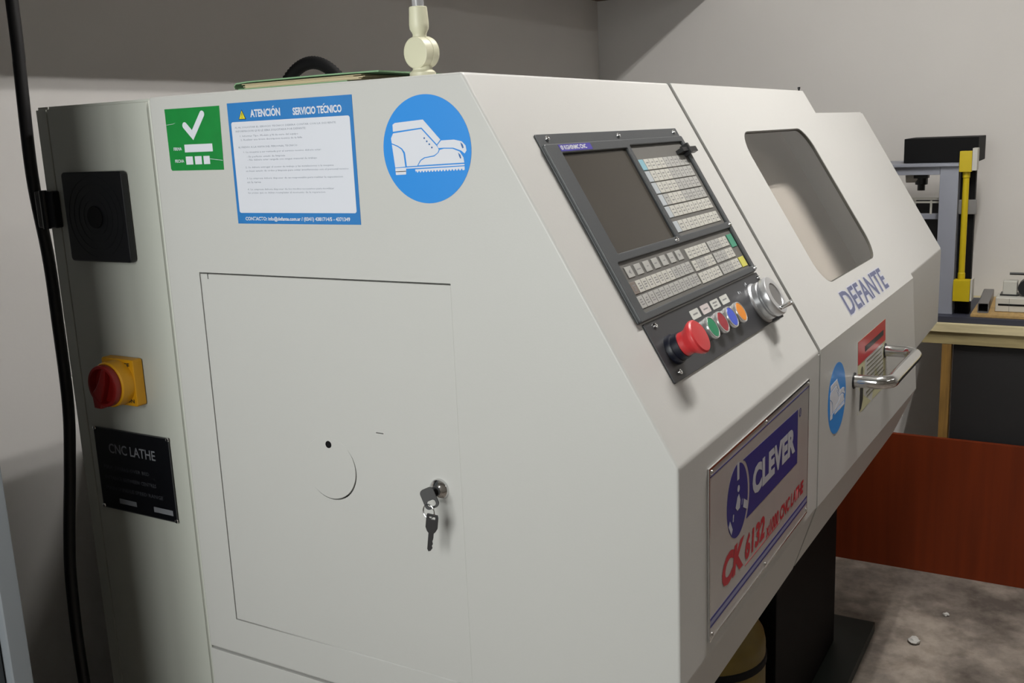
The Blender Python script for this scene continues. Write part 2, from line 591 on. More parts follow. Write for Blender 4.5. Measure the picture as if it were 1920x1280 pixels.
# ------------------------------------------------------------------ the lathe
L = thing('cnc_lathe', 'large light grey enclosed machine with sloped front and control panel', 'lathe', (0.9, 0.2, 0))

# headstock cover: one folded sheet box with a sloped front
prof = [(0, 1.6), (YB, ZB), (YB, 0.938), (-0.2055, 0.830), (0.06, 0.830), (0.062, 0.8195), (0.4885, 0.8195), (0.4885, 1.6)]
bm = prism_bm(prof, 0.0, 0.586)
bmesh.ops.bevel(bm, geom=list(bm.edges), offset=0.0035, segments=3, profile=0.6, affect='EDGES')
hc = bm_obj('headstock_cover', bm, 'paint', L)
c1 = box('c', -0.02, 0.016, 0.0290, 0.4283, 0.8745, 1.3722, 'paint')
cut(hc, [c1])
bm = bmesh.new(); add_box(bm, 0.5815, 0.5940, YB + 0.0003, YB + 0.03, 0.938, 1.185)
bm_obj('seam_filler', bm, 'paint', L)

# access door in the end wall
bm = bmesh.new()
add_box(bm, 0.0001, 0.0135, 0.02905, 0.4266, 0.8762, 1.3702)
bmesh.ops.bevel(bm, geom=list(bm.edges), offset=0.0004, segments=1, affect='EDGES')
ad = bm_obj('access_door', bm, 'paint', L)
cyl = lathe_bm([(0, -0.02), (0.0412, -0.02), (0.0412, 0.02), (0, 0.02)], 64, mx=Matrix.Translation((0, 0.2275, 1.127)) @ Matrix.Rotation(math.radians(90), 4, 'Y'))
co = bm_obj('c', cyl, 'paint')
slot = box('c', -0.01, 0.02, 0.1393, 0.1506, 1.1833, 1.1847, 'paint')
cut(ad, [co, slot])
box('door_backing', 0.0137, 0.0158, 0.032, 0.424, 0.878, 1.368, 'dark_gap', L)
cv = bm_obj('swing_cover', lathe_bm([(0, -0.0018), (0.0408, -0.0018), (0.0412, -0.0014), (0.0412, 0.010), (0, 0.010)], 64,
            mx=Matrix.Translation((0.0016, 0.2290, 1.1284)) @ Matrix.Rotation(math.radians(90), 4, 'Y')), 'paint', ad)
lab(cv, 'round flush cover plate')
bm_obj('pivot_hole', lathe_bm([(0, -0.0007), (0.0046, -0.0007), (0.0052, 0.001), (0, 0.001)], 20,
       mx=Matrix.Translation((0, 0.2283, 1.1594)) @ Matrix.Rotation(math.radians(90), 4, 'Y')), 'black_matt', ad)
# notch at the door's corner
box('corner_notch', -0.0003, 0.001, 0.4122, 0.4132, 1.3636, 1.3705, 'dark_gap', ad)
# cam lock
lk = bm_obj('lock_rim', lathe_bm([(0, 0.0085), (0.0062, 0.0085), (0.0075, 0.0075), (0.0118, 0.0045), (0.0128, 0.002), (0.0128, -0.001)], 36,
       mx=Matrix.Translation((0, 0.0602, 1.1254)) @ Matrix.Rotation(math.radians(-90), 4, 'Y')), 'chrome', ad)
bm_obj('lock_barrel', lathe_bm([(0, 0.0115), (0.0058, 0.0115), (0.0060, 0.011), (0.0060, 0.006)], 24,
       mx=Matrix.Translation((0, 0.0602, 1.1254)) @ Matrix.Rotation(math.radians(-90), 4, 'Y')), 'dull_steel', ad)

# base cabinet below the headstock
bm = bmesh.new(); add_box(bm, 0.0, 0.5, 0.0605, 0.4885, 0.0, 0.8165); bevel_all(bm, 0.003)
bm_obj('base_cabinet', bm, 'paint', L)

# electrical cabinet at the rear
bm = bmesh.new(); add_box(bm, 0.0015, 0.60, 0.4915, 0.7310, 0.0, 1.5985)
bmesh.ops.bevel(bm, geom=list(bm.edges), offset=0.004, segments=3, affect='EDGES')
ec = bm_obj('electrical_cabinet', bm, 'paint_cab', L)
c1 = box('c', -0.02, 0.012, 0.7025, 0.7052, 0.05, 1.62, 'paint')
cut(ec, [c1])

# black fan cover
fan = plate('fan_cover', rrect(-0.6755, -0.547, 1.382, 1.507, 0.006), 0.010, 'black', END, L, bev=0.002)
for k in range(4):
    r = 0.024 + 0.0105 * k
    plate('grille_ring', [circle(-0.611, 1.4445, r + 0.0018, 48), circle(-0.611, 1.4445, r, 48)], 0.0005, 'black', END, fan, n0=0.0098)
plate('fan_hub', circle(-0.611, 1.4445, 0.0155, 40), 0.0022, 'black_matt', END, fan, n0=0.0098, bev=0.0006)
# black hinge over the cabinet's rear edge
hg = plate('hinge', rrect(-0.7385, -0.6965, 1.4285, 1.4815, 0.003), 0.012, 'black', END, L, bev=0.002)
bm_obj('hinge_pin', tube_bm([(-0.012, 0.7175, 1.4275), (-0.012, 0.7175, 1.4825)], 0.0055, 16), 'black', hg)

# rotary isolator switch
yc, zc = 0.5965, 1.2115
sw = plate('isolator_switch', rrect(-(yc + 0.034), -(yc - 0.034), zc - 0.034, zc + 0.034, 0.004), 0.016, 'yellow', END, L, bev=0.0015)
R90 = Matrix.Rotation(math.radians(-90), 4, 'Y')
SWM = Matrix.Translation((-0.016, yc, zc)) @ R90
bm_obj('collar', lathe_bm([(0.0325, -0.001), (0.0325, 0.018), (0.031, 0.020), (0.0265, 0.020), (0.0265, 0.012), (0, 0.012)], 48, mx=SWM), 'yellow', sw)
bm = lathe_bm([(0.0258, 0.013), (0.0300, 0.0205), (0.0300, 0.028), (0.0290, 0.0295), (0.0255, 0.0295), (0.0235, 0.021), (0, 0.020)], 48, mx=SWM)
kb = bm_obj('knob', bm, 'dark_red', sw)
plate('grip', [(-(yc + 0.0255), zc - 0.012), (-(yc + 0.0235), zc - 0.034), (-(yc + 0.010), zc - 0.034), (-(yc - 0.006), zc + 0.004), (-(yc - 0.010), zc + 0.024), (-(yc - 0.002), zc + 0.0245), (-(yc + 0.008), zc + 0.006), (-(yc + 0.016), zc - 0.004)],
      0.012, 'dark_red', END, sw, bev=0.002, n0=0.033)
text('switch_mark', 'OFF', -(yc - 0.004), -(yc - 0.026), zc + 0.0215, zc + 0.0290, 0.0163, 'st_ink', END, sw, bold=0.03)
text('switch_mark', 'ON', -(yc - 0.012), -(yc - 0.028), zc - 0.0290, zc - 0.0230, 0.0163, 'st_ink', END, sw, bold=0.03)

# rivets and screws
rivet = shared('rivet', lathe_bm([(0, 0.0022), (0.0014, 0.0021), (0.0027, 0.0014), (0.0032, 0.0)], 16), 'chrome')
screw_bm = lathe_bm([(0, 0.0018), (0.0015, 0.0018), (0.0017, 0.0026), (0.0030, 0.0024), (0.0034, 0.0)], 16)
screw = shared('screw', screw_bm, 'chrome')

# CNC LATHE data plate
dp = plate('data_plate', rect(-0.6885, -0.5255, 1.004, 1.1315), 0.0012, 'data_plate', END, L)
plate('plate_border', [rect(-0.6885, -0.5255, 1.004, 1.1315), rect(-0.6873, -0.5267, 1.0052, 1.1303)], 0.0004, 'dull_steel', END, dp, n0=0.0012)
text('plate_lettering', 'CNC LATHE', -0.6585, -0.5575, 1.0935, 1.1085, 0.0016, 'plate_txt', END, dp, bold=0.012)
rows = ['MAX. SWING OVER BED         320mm', 'MAX. DISTANCE CENTRES     1000mm', 'MAIN MOTOR POWER RANGE   2200rpm']
lst = [text_mesh(s_, -0.675, -0.575 + 0.012 * i, 1.068 - 0.0165 * i, 1.0735 - 0.0165 * i, 0.0016, fr=END, res=1) for i, s_ in enumerate(('MAX. SWING OVER BED', 'DISTANCE BETWEEN CENTRES', 'MAIN SPINDLE SPEED RANGE'))]
finish('plate_lettering', join_meshes(lst), 'plate_txt_dim', dp, smooth=False)
plate('plate_field', rect(-0.6492, -0.6115, 1.0150, 1.0225), 0.0004, 'plate_txt', END, dp, n0=0.0012)
plate('plate_field', rect(-0.5738, -0.5335, 1.0135, 1.0215), 0.0004, 'plate_txt', END, dp, n0=0.0012)
for u, v in ((-0.6865, 1.129), (-0.5275, 1.129), (-0.6865, 1.0065), (-0.5275, 1.0065)):
    inst('rivet', rivet, END @ Matrix.Translation((u, v, 0.0014)), dp)

# green approval sticker
gs = plate('approval_sticker', [(-0.4600, 1.5833), (-0.3611, 1.5831), (-0.3635, 1.5046), (-0.4575, 1.5050), (-0.4595, 1.5072)], 0.0003, 'st_green', END, L, n0=0.0001)
def stroke(pts, w):
    """thick polyline outline with round ends"""
    left, right = [], []
    n = len(pts)
    for i, p in enumerate(pts):
        a = pts[max(i - 1, 0)]; b = pts[min(i + 1, n - 1)]
        d1 = Vector((p[0] - a[0], p[1] - a[1])) if i else Vector((b[0] - p[0], b[1] - p[1]))
        d2 = Vector((b[0] - p[0], b[1] - p[1])) if i < n - 1 else d1
        d1.normalize(); d2.normalize()
        t = (d1 + d2).normalized(); nn = Vector((-t.y, t.x))
        k = w / max(0.35, nn.dot(Vector((-d1.y, d1.x))))
        left.append((p[0] + nn.x * k, p[1] + nn.y * k)); right.append((p[0] - nn.x * k, p[1] - nn.y * k))
    def cap(p, d):
        d = Vector(d).normalized(); a0 = math.atan2(d.y, d.x)
        return [(p[0] + w * math.cos(a0 + math.pi / 2 - math.pi * k / 8), p[1] + w * math.sin(a0 + math.pi / 2 - math.pi * k / 8)) for k in range(1, 8)]
    e = cap(pts[-1], (pts[-1][0] - pts[-2][0], pts[-1][1] - pts[-2][1]))
    s_ = cap(pts[0], (pts[0][0] - pts[1][0], pts[0][1] - pts[1][1]))
    return left + e + right[::-1] + s_
plate('check_mark', stroke([(-0.4255, 1.5615), (-0.4128, 1.5490), (-0.3925, 1.5745)], 0.0042), 0.0002, 'st_white', END, gs, n0=0.0004)
plate('print_field', rect(-0.4300, -0.3795, 1.5278, 1.5376), 0.0002, 'st_white', END, gs, n0=0.0004)
for a, b in ((-0.4297, -0.4170), (-0.4132, -0.4010), (-0.3975, -0.3865)):
    plate('print_field', rect(a, b, 1.5122, 1.5225), 0.0002, 'st_white', END, gs, n0=0.0004)
text('print_lettering', 'FIRMA', -0.4505, -0.4355, 1.5305, 1.5345, 0.0005, 'st_white', END, gs, bold=0.02)
text('print_lettering', 'FECHA', -0.4500, -0.4335, 1.5150, 1.5190, 0.0005, 'st_white', END, gs, bold=0.02)
plate('scratch', [(-0.3865, 1.5185), (-0.3640, 1.5160), (-0.3640, 1.5165), (-0.3865, 1.5190)], 0.0002, 'st_white', END, gs, n0=0.0004)
plate('scratch', [(-0.4585, 1.5632), (-0.4470, 1.5640), (-0.4420, 1.5655), (-0.4470, 1.5644), (-0.4585, 1.5636)], 0.0002, 'st_white', END, gs, n0=0.0004)

# blue and white service notice
bs = plate('service_notice', rect(-0.3475, -0.1500, 1.4370, 1.5850), 0.0003, 'st_blue2', END, L, n0=0.0001)
plate('notice_field', rrect(-0.3430, -0.1550, 1.4505, 1.5620, 0.003), 0.0002, 'st_white', END, bs, n0=0.0004)
plate('warning_triangle', [(-0.3295, 1.5647), (-0.3170, 1.5647), (-0.3233, 1.5765)], 0.0002, 'st_ink', END, bs, n0=0.0004)
plate('warning_triangle', [(-0.3283, 1.5654), (-0.3182, 1.5654), (-0.3233, 1.5752)], 0.0002, 'st_yellow', END, bs, n0=0.0006)
text('print_lettering', '!', -0.3238, -0.3228, 1.5664, 1.5728, 0.0009, 'st_ink', END, bs, bold=0.02)
plate('accent_print', [(-0.2728, 1.5766), (-0.2716, 1.5766), (-0.2692, 1.5785), (-0.2712, 1.5785)], 0.0002, 'st_white', END, bs, n0=0.0005)
text('print_lettering', 'ATENCION', -0.3095, -0.2605, 1.5665, 1.5758, 0.0006, 'st_white', END, bs, bold=0.035)
plate('accent_print', [(-0.1935, 1.5755), (-0.1925, 1.5755), (-0.1903, 1.5772), (-0.1921, 1.5772)], 0.0002, 'st_white', END, bs, n0=0.0005)
text('print_lettering', 'SERVICIO TECNICO', -0.2405, -0.1660, 1.5660, 1.5748, 0.0006, 'st_white', END, bs, bold=0.035)
text('print_lettering', 'CONTACTO: info@defante.com.ar / (0341) 4381714/5 - 4371349', -0.3340, -0.1655, 1.4397, 1.4458, 0.0006, 'st_white', END, bs, bold=0.03, res=2)
lines = [  # (left, right, height, text)
    (-0.3375, -0.1760, 1.5535, 'A) AL SOLICITAR EL SERVICIO TECNICO DEBERA CONTAR CON LA SIGUIENTE'),
    (-0.3365, -0.2220, 1.5490, 'INFORMACION QUE LE SERA SOLICITADA POR DEFANTE:'),
    (-0.3300, -0.2350, 1.5430, '1. Informar Tipo, Modelo y N de serie del equipo'),
    (-0.3295, -0.2290, 1.5385, '2. Realizar una breve descripcion tecnica de la falla'),
    (-0.3340, -0.2370, 1.5295, 'B) PREVIO A LA VISITA DEL PERSONAL TECNICO:'),
    (-0.3265, -0.2010, 1.5235, '1. La maquina a ser revisada por el servicio tecnico debera estar:'),
    (-0.3215, -0.2585, 1.5180, '- En perfecto estado de limpieza'),
    (-0.3210, -0.2085, 1.5140, '- No debera estar cargada con ningun material de trabajo'),
    (-0.3255, -0.1840, 1.5050, '2. Se debera entregar el sector de trabajo y las instalaciones a la maquina'),
    (-0.3255, -0.1620, 1.5005, 'en buen estado de orden y limpieza para evitar interferencias con el personal tecnico'),
    (-0.3250, -0.1715, 1.4915, '3. La empresa debera disponer de un responsable para realizar la capacitacion'),
    (-0.3250, -0.3020, 1.4872, 'en la tarea'),
    (-0.3255, -0.1860, 1.4780, '4. La empresa debera disponer de los medios necesarios para movilizar'),
    (-0.3250, -0.2000, 1.4738, 'las piezas que se deban reemplazar al momento de la reparacion'),
]
lst = [text_mesh(t_, a, b, v, v + 0.0027, 0.0007, fr=END, res=1) for a, b, v, t_ in lines]
finish('print_lettering', join_meshes(lst), 'st_text', bs, smooth=False)

# safety-shoe pictogram, drawn in a unit circle (u right, v up) and mapped on any surface
def shoe_sign(name, parent, place, blue, white, line, label, sub=True):
    """place(u, v, n) -> world; u, v in -1..1"""
    def pl(nm, polys, m, n0, par):
        if isinstance(polys[0][0], (int, float)):
            polys = [polys]
        me = plate_mesh(polys, 0.0002, 0, n0)
        for v in me.vertices:
            v.co = place(*v.co)
        return finish(nm, me, m, par)
    d = pl(name, circle(0, 0, 1.0, 72), blue, 0.0002, parent)
    lab(d, label)
    par = d if sub else parent
    W_ = 0.00045
    parts = []
    def poly(p):
        return [((x - 385) / 262.0, (890 - y) / 330.0) for x, y in p]
    # traced outlines (in units of the sign's own drawing)
    pl('shoe_print', [poly([(190, 732), (205, 722), (375, 710), (472, 835), (450, 862), (365, 758), (190, 775)])], white, W_, par)
    pl('shoe_print', [poly([(190, 785), (362, 766), (452, 876), (460, 895), (452, 912), (430, 928), (370, 938), (345, 955), (325, 988), (262, 990), (256, 905), (240, 880), (215, 862), (178, 845), (175, 815)])], white, W_, par)
    pl('shoe_print', [poly([(178, 852), (212, 868), (235, 886), (246, 910), (252, 992), (190, 996)])], white, W_, par)
    pl('shoe_print', [poly([(332, 986), (350, 958), (375, 943), (432, 934), (458, 912), (465, 896), (490, 890), (540, 892), (580, 910), (600, 945), (604, 976)])], white, W_, par)
    pl('shoe_print', [poly([(476, 840), (550, 838), (595, 850), (616, 875), (620, 905), (608, 922), (590, 905), (545, 886), (490, 884), (458, 885), (452, 868)])], white, W_, par)
    pl('shoe_print', [poly([(190, 1000), (330, 994), (604, 984), (604, 992), (335, 1002), (256, 1004), (256, 1022), (190, 1024)])], white, W_, par)
    pl('shoe_print', [poly([(190, 1020), (256, 1018), (254, 1040), (192, 1042)])], white, W_, par)
    x = 314
    teeth = [(312, 1010)]
    teeth += [(604, 998), (604, 1018)]
    k = 0
    xx = 598
    while xx > 318:
        teeth += [(xx, 1021 + (604 - xx) * 0.03), (xx - 6, 1021 + (604 - xx) * 0.03), (xx - 9, 1012 + (604 - xx) * 0.03), (xx - 13, 1012 + (604 - xx) * 0.03)]
        xx -= 18
    teeth += [(314, 1028)]
    pl('shoe_print', [poly(teeth)], white, W_, par)
    for (x, y) in ((378, 822), (392, 842), (406, 860), (420, 880)):
        pl('eyelet_print', circle((x - 385) / 262.0, (890 - y) / 330.0, 0.017, 12), line, 0.0007, par)
    pl('toe_print', [poly([(588, 855), (600, 868), (605, 888), (598, 892), (592, 876)])], line, 0.0007, par)
    pl('toe_print', [poly([(572, 916), (584, 930), (588, 950), (582, 952), (576, 936)])], line, 0.0007, par)
    return d
def place_end(u, v, n):
    return END @ Vector((-0.0510 + u * 0.0588, 1.5207 + v * 0.0590, n))
shoe_sign('safety_shoe_sticker', L, place_end, 'st_blue', 'st_white', 'st_line', 'round blue sign with white safety shoe on the end wall')

# ---------------- control panel on the sloped front
def sp(x, t, n=0.0):
    return Vector((x, 0, 1.6)) + SD * t + SN * n
def srect(x0, x1, t0, t1):
    return rect(x0, x1, -t1, -t0)
def srr(x0, x1, t0, t1, r, n=5):
    return rrect(x0, x1, -t1, -t0, r, n)
FT = 0.007
cp = plate('control_panel', [srr(0.0770, 0.5065, 0.0805, 0.3225, 0.002)], 0.0025, 'panel', SLOPE, L, bev=0.0008)
plate('bezel', [srr(0.0760, 0.5005, 0.0960, 0.3222, 0.003), srr(0.1085, 0.2905, 0.1085, 0.2400, 0.002), srr(0.3020, 0.4900, 0.1050, 0.2405, 0.002), srr(0.0965, 0.4895, 0.2500, 0.3135, 0.002)],
      FT - 0.0025, 'panel', SLOPE, cp, bev=0.0012, n0=0.0025)
plate('screen', srect(0.1085, 0.2905, 0.1085, 0.2400), 0.0006, 'screen', SLOPE, cp, n0=0.0026)
plate('keypad_sheet', srect(0.3020, 0.4900, 0.1050, 0.2405), 0.0005, 'membrane', SLOPE, cp, n0=0.0026)
plate('keypad_sheet', srect(0.0965, 0.4895, 0.2500, 0.3135), 0.0005, 'membrane', SLOPE, cp, n0=0.0026)
plate('brand_strip', srect(0.1075, 0.1900, 0.0980, 0.1068), 0.0003, 'logo_strip', SLOPE, cp, n0=FT)
text('brand_lettering', '\u00d8 KGHSNMC CNC', 0.1100, 0.1760, -0.1050, -0.0992, FT + 0.0005, 'white_print', SLOPE, cp, bold=0.03)
key_cache = {}
def key(x0, x1, t0, t1, m):
    w, h = round(x1 - x0, 5), round(t1 - t0, 5)
    k = (w, h, m)
    if k not in key_cache:
        bm = bmesh.new()
        add_box(bm, -w / 2, w / 2, -h / 2, h / 2, 0, 0.0012)
        top = [e for e in bm.edges if all(v.co.z > 0.001 for v in e.verts)]
        bmesh.ops.bevel(bm, geom=top, offset=0.0005, segments=1, affect='EDGES')
        key_cache[k] = shared('key', bm, m)
    return inst('key', key_cache[k], SLOPE @ Matrix.Translation(((x0 + x1) / 2, -(t0 + t1) / 2, 0.0031)), cp)
marks = []
def mark(x0, x1, t0, t1, n=3):
    """small grey legend on a key"""
    w = x1 - x0; h = t1 - t0
    for i in range(n):
        a = x0 + w * random.uniform(0.2, 0.4); b = x1 - w * random.uniform(0.2, 0.4)
        t = t0 + h * (0.2 + 0.6 * (i + 0.5) / n)
        marks.append(srect(a, b, t - h * 0.045, t + h * 0.045))
rows_t = [0.1260, 0.1437, 0.1614, 0.1794, 0.1973, 0.2193]
cx0, cx1 = 0.3075, 0.4785
pw = (cx1 - cx0) / 10
for ri, t0 in enumerate(rows_t):
    for ci in range(10):
        m = 'key_light' if 1 <= ci <= 4 else 'key_grey'
        if ri >= 4: m = 'key_light'
        if ri == 3 and ci == 1: m = 'key_grey'
        if ci == 0: m = 'key_blue' if ri == 0 else 'key_pale'
        x0 = cx0 + pw * ci
        key(x0, x0 + pw - 0.0010, t0, t0 + 0.0163, m)
        if ci > 0:
            mark(x0, x0 + pw - 0.001, t0, t0 + 0.0163, 2)
for i in range(7):
    x0 = 0.1093 + 0.0259 * i
    key(x0, x0 + 0.0180, 0.2570, 0.2708, 'key_grey')
    if 0 < i < 6: mark(x0, x0 + 0.018, 0.257, 0.2708, 1)
for t0, x0, x1, n, ms in ((0.2755, 0.1012, 0.2915, 12, 'key_light'), (0.2933, 0.1005, 0.2935, 12, 'key_grey')):
    w = (x1 - x0) / n
    for i in range(n):
        m = ms
        if t0 < 0.28 and i >= 8: m = 'key_grey'
        if t0 < 0.28 and i == 0: m = 'key_brown'
        key(x0 + w * i, x0 + w * (i + 1) - 0.0008, t0, t0 + 0.0153, m)
        mark(x0 + w * i, x0 + w * (i + 1), t0, t0 + 0.0153, 3)
for t0 in (0.2588, 0.2768, 0.2947):
    for x0, x1, n in ((0.2980, 0.3765, 5), (0.3810, 0.4595, 5)):
        w = (x1 - x0) / n
        for i in range(n):
            m = 'key_light' if (x0 < 0.3 and not (0.27 < t0 < 0.28 and i in (1, 2))) or i >= 3 else 'key_grey'
            key(x0 + w * i, x0 + w * (i + 1) - 0.0008, t0, t0 + 0.0150, m)
            mark(x0 + w * i, x0 + w * (i + 1), t0, t0 + 0.015, 2)
key(0.4645, 0.4860, 0.2582, 0.2785, 'key_green')
key(0.4625, 0.4845, 0.2948, 0.3105, 'key_yellow')
for xa, s_ in ((0.1183, -1), (0.2737, 1)):
    marks.append([(xa + 0.0035 * s_, -0.2639), (xa - 0.002 * s_, -0.2612), (xa - 0.002 * s_, -0.2666)])
o = finish('key_print', join_meshes([plate_mesh([p], 0.0001, 0, 0.0044, SLOPE) for p in marks]), 'key_print', cp)
o['kind'] = 'stuff'
for x, t, n in ((0.099, 0.0872, 0.0025), (0.2925, 0.0880, 0.0025), (0.4880, 0.0875, 0.0025)):
    inst('screw', screw, SLOPE @ Matrix.Translation((x, -t, n)), cp)
for x, t in ((0.4930, 0.2450), (0.2825, 0.2445), (0.4945, 0.3180)):
    inst('screw', screw, SLOPE @ Matrix.Translation((x, -t, FT)), cp)
# black port flap standing open at the keypad's corner
bm = bmesh.new()
add_box(bm, 0.4560, 0.4800, -0.1245, -0.1185, 0.003, 0.0140, None)
add_box(bm, 0.4770, 0.4830, -0.1290, -0.1130, 0.004, 0.0160, None)
add_box(bm, 0.4800, 0.5080, -0.1270, -0.1190, 0.0085, 0.0155, None)
bmesh.ops.transform(bm, matrix=SLOPE, verts=bm.verts)
bm_obj('port_flap', bm, 'black', cp)

# operator strip below the panel
op = plate('operator_strip', [srr(0.0860, 0.5060, 0.3245, 0.3985, 0.002)], 0.0025, 'panel_low', SLOPE, L, bev=0.0006)
for x, t in ((0.1100, 0.3315), (0.1085, 0.3900), (0.4985, 0.3325)):
    inst('screw', screw, SLOPE @ Matrix.Translation((x, -t, 0.0025)), op)
for i, (m, s_) in enumerate((('label_white', 'START'), ('label_pink', 'STOP'), ('label_white', 'FEED\nHOLD'), ('label_white', 'LIGHT'))):
    x0 = 0.2150 + 0.0367 * i
    lp = plate('button_label', srr(x0, x0 + 0.0290, 0.3335, 0.3455, 0.002), 0.0004, m, SLOPE, op, n0=0.0025)
lst = []
for i in range(4):
    x0 = 0.2150 + 0.0367 * i
    for j in range(2 if i == 2 else 1):
        t = 0.3395 if i != 2 else 0.3375 + 0.0042 * j
        lst.append(plate_mesh([srect(x0 + 0.007, x0 + 0.022 - 0.003 * j, t - 0.0009, t + 0.0009)], 0.0001, 0, 0.0030, SLOPE))
finish('label_print', join_meshes(lst), 'key_print', op)
# white tick marks beside the hand wheel
for a, b, t in ((0.3965, 0.4000, 0.3400), (0.4045, 0.4055, 0.3405), (0.4350, 0.4360, 0.3345), (0.4390, 0.4420, 0.3330)):
    plate('dial_mark', srect(a, b, t - 0.0018, t + 0.0018), 0.0002, 'white_print', SLOPE, op, n0=0.0025)

def at_slope(x, t, n=0.0025):
    return SLOPE @ Matrix.Translation((x, -t, n))
es = bm_obj('emergency_stop', lathe_bm([(0.0, 0.0), (0.0180, 0.0), (0.0180, 0.005), (0.0168, 0.007), (0.0160, 0.007), (0.0160, 0.015), (0.0, 0.015)], 40, mx=at_slope(0.1225, 0.3650)), 'navy', L)
lab(es, 'red mushroom emergency stop button')
bm_obj('mushroom_head', lathe_bm([(0.0, 0.0130), (0.0145, 0.0130), (0.0142, 0.0205), (0.0150, 0.0240), (0.0190, 0.0300), (0.0203, 0.0330), (0.0200, 0.0360), (0.0183, 0.0377), (0.0090, 0.0383), (0, 0.0385)], 48, mx=at_slope(0.1225, 0.3650)), 'red', es)
for i, m in enumerate(('green_btn', 'red_btn', 'blue_btn', 'orange_btn')):
    mx = at_slope(0.2295 + 0.0366 * i, 0.3640)
    pb = bm_obj('push_button', lathe_bm([(0.0136, 0.0), (0.0136, 0.0055), (0.0142, 0.0065), (0.0148, 0.0080), (0.0148, 0.0112), (0.0142, 0.0124), (0.0130, 0.0126), (0.0125, 0.0116)], 40, mx=mx), 'ring', L)
    lab(pb, ('green', 'dark red', 'blue', 'orange')[i] + ' push button with chrome ring')
    bm_obj('button_cap', lathe_bm([(0.0126, 0.004), (0.0126, 0.0118), (0.0119, 0.0124), (0, 0.0126)], 40, mx=mx), m, pb)
# electronic hand wheel with crank pin
mx = at_slope(0.4530, 0.3665)
hw = bm_obj('hand_wheel', lathe_bm([(0.0305, 0.0), (0.0305, 0.0015), (0.0290, 0.0035), (0.0282, 0.0040), (0.0278, 0.0110), (0.0255, 0.0125), (0.0255, 0.0140), (0.0285, 0.0155), (0.0290, 0.0175), (0.0290, 0.0240), (0.0275, 0.0262), (0.0180, 0.0268), (0.0168, 0.0250), (0, 0.0250)], 56, mx=mx), 'steel', L)
plate('wheel_disc', circle(0.4530, -0.3665, 0.0165, 40), 0.0006, 'tube_steel', SLOPE, hw, n0=0.0275)
bm = lathe_bm([(0.0030, 0.0), (0.0030, 0.002), (0.0022, 0.003), (0.0032, 0.004), (0.0036, 0.018), (0.0032, 0.0205), (0, 0.021)], 20, mx=at_slope(0.4370, 0.3855, 0.0290))
bm_obj('crank_pin', bm, 'chrome', hw)
bm = bmesh.new()
for a in (-60, -40, -75):
    c = Vector((0.453 + 0.0300 * math.cos(math.radians(a)), -0.3665 + 0.0300 * math.sin(math.radians(a))))
    lathe_bm([(0, 0.003), (0.0034, 0.003), (0.0034, 0.020), (0, 0.0205)], 12, bm, SLOPE @ Matrix.Translation((c.x, c.y, 0)))
bm_obj('wheel_clamp', bm, 'dull_steel', hw)

# ---------------- silver name plate on the skirt
npl = plate('name_plate', rect(0.0865, 0.5225, 0.9555, 1.1635), 0.0018, 'plate', SKIRT, L, bev=0.0005)
lab(npl, 'silver maker plate with blue logo and red model lettering')
rim = plate('plate_rim', [rect(0.0865, 0.5225, 0.9555, 1.1635), rect(0.0885, 0.5205, 0.9575, 1.1610)], 0.0006, 'chrome', SKIRT, npl, n0=0.0018)
for u, v in ((0.0945, 1.1575), (0.3045, 1.1575), (0.5160, 1.1575), (0.0950, 0.9620), (0.3045, 0.9620), (0.5160, 0.9620)):
    inst('rivet', rivet, SKIRT @ Matrix.Translation((u, v, 0.0018)), npl)
pn = 0.0018
plate('plate_stripe', rect(0.0885, 0.5205, 1.1518, 1.1532), 0.0002, 'plate_blue', SKIRT, npl, n0=pn)
plate('plate_stripe', rect(0.0885, 0.5205, 0.9800, 0.9830), 0.0002, 'plate_blue', SKIRT, npl, n0=pn)
plate('plate_stripe', rect(0.0885, 0.5205, 0.9745, 0.9800), 0.0002, 'plate_stripe', SKIRT, npl, n0=pn)
plate('plate_stripe', rect(0.0885, 0.5205, 0.9715, 0.9745), 0.0002, 'plate_blue', SKIRT, npl, n0=pn)
# blue logo: a flag with the name, and an oval with a white arc
oc = (0.1880, 1.0920)
def oval(rx, ry, n=56, a0=0, a1=360):
    return [(oc[0] + rx * math.cos(math.radians(a0 + (a1 - a0) * k / n)), oc[1] + ry * math.sin(math.radians(a0 + (a1 - a0) * k / n))) for k in range(n + (a1 - a0 < 360))]
flag = [(0.4620, 1.0530), (0.4620, 1.1325), (0.2080, 1.1365)] + [(oc[0] + 0.0475 * math.cos(math.radians(a)), oc[1] + 0.0510 * math.sin(math.radians(a))) for a in range(52, -46, -8)] + [(0.2250, 1.0560)]
plate('logo_flag', flag, 0.0002, 'plate_blue', SKIRT, npl, n0=pn)
plate('logo_oval', oval(0.0400, 0.0460, 56), 0.0002, 'plate_blue', SKIRT, npl, n0=pn)
wh = []
wh.append([(0.1855, 1.1175), (0.1935, 1.1175), (0.1935, 1.1390), (0.1855, 1.1390)])
wh.append(circle(0.1910, 1.1060, 0.0042, 16))
wh.append([(0.1800, 1.0850), (0.1870, 1.0790), (0.1960, 1.0800), (0.1985, 1.0890), (0.1930, 1.0980), (0.1870, 1.0960)])
wh.append([(0.2030, 1.0810), (0.2045, 1.0810), (0.2065, 1.0880), (0.2050, 1.0880)])
wh.append([(0.2090, 1.0760), (0.2250, 1.0680), (0.2270, 1.0780), (0.2120, 1.0860)])
wh.append([(0.1690, 1.0720), (0.1720, 1.0700), (0.1740, 1.0790), (0.1710, 1.0800)])
wh.append([(0.1540, 1.0700), (0.1640, 1.0560), (0.1690, 1.0620), (0.1590, 1.0760)])
finish('logo_detail', join_meshes([plate_mesh([p], 0.0001, 0, pn + 0.0003, SKIRT) for p in wh]), 'plate_grey', npl)
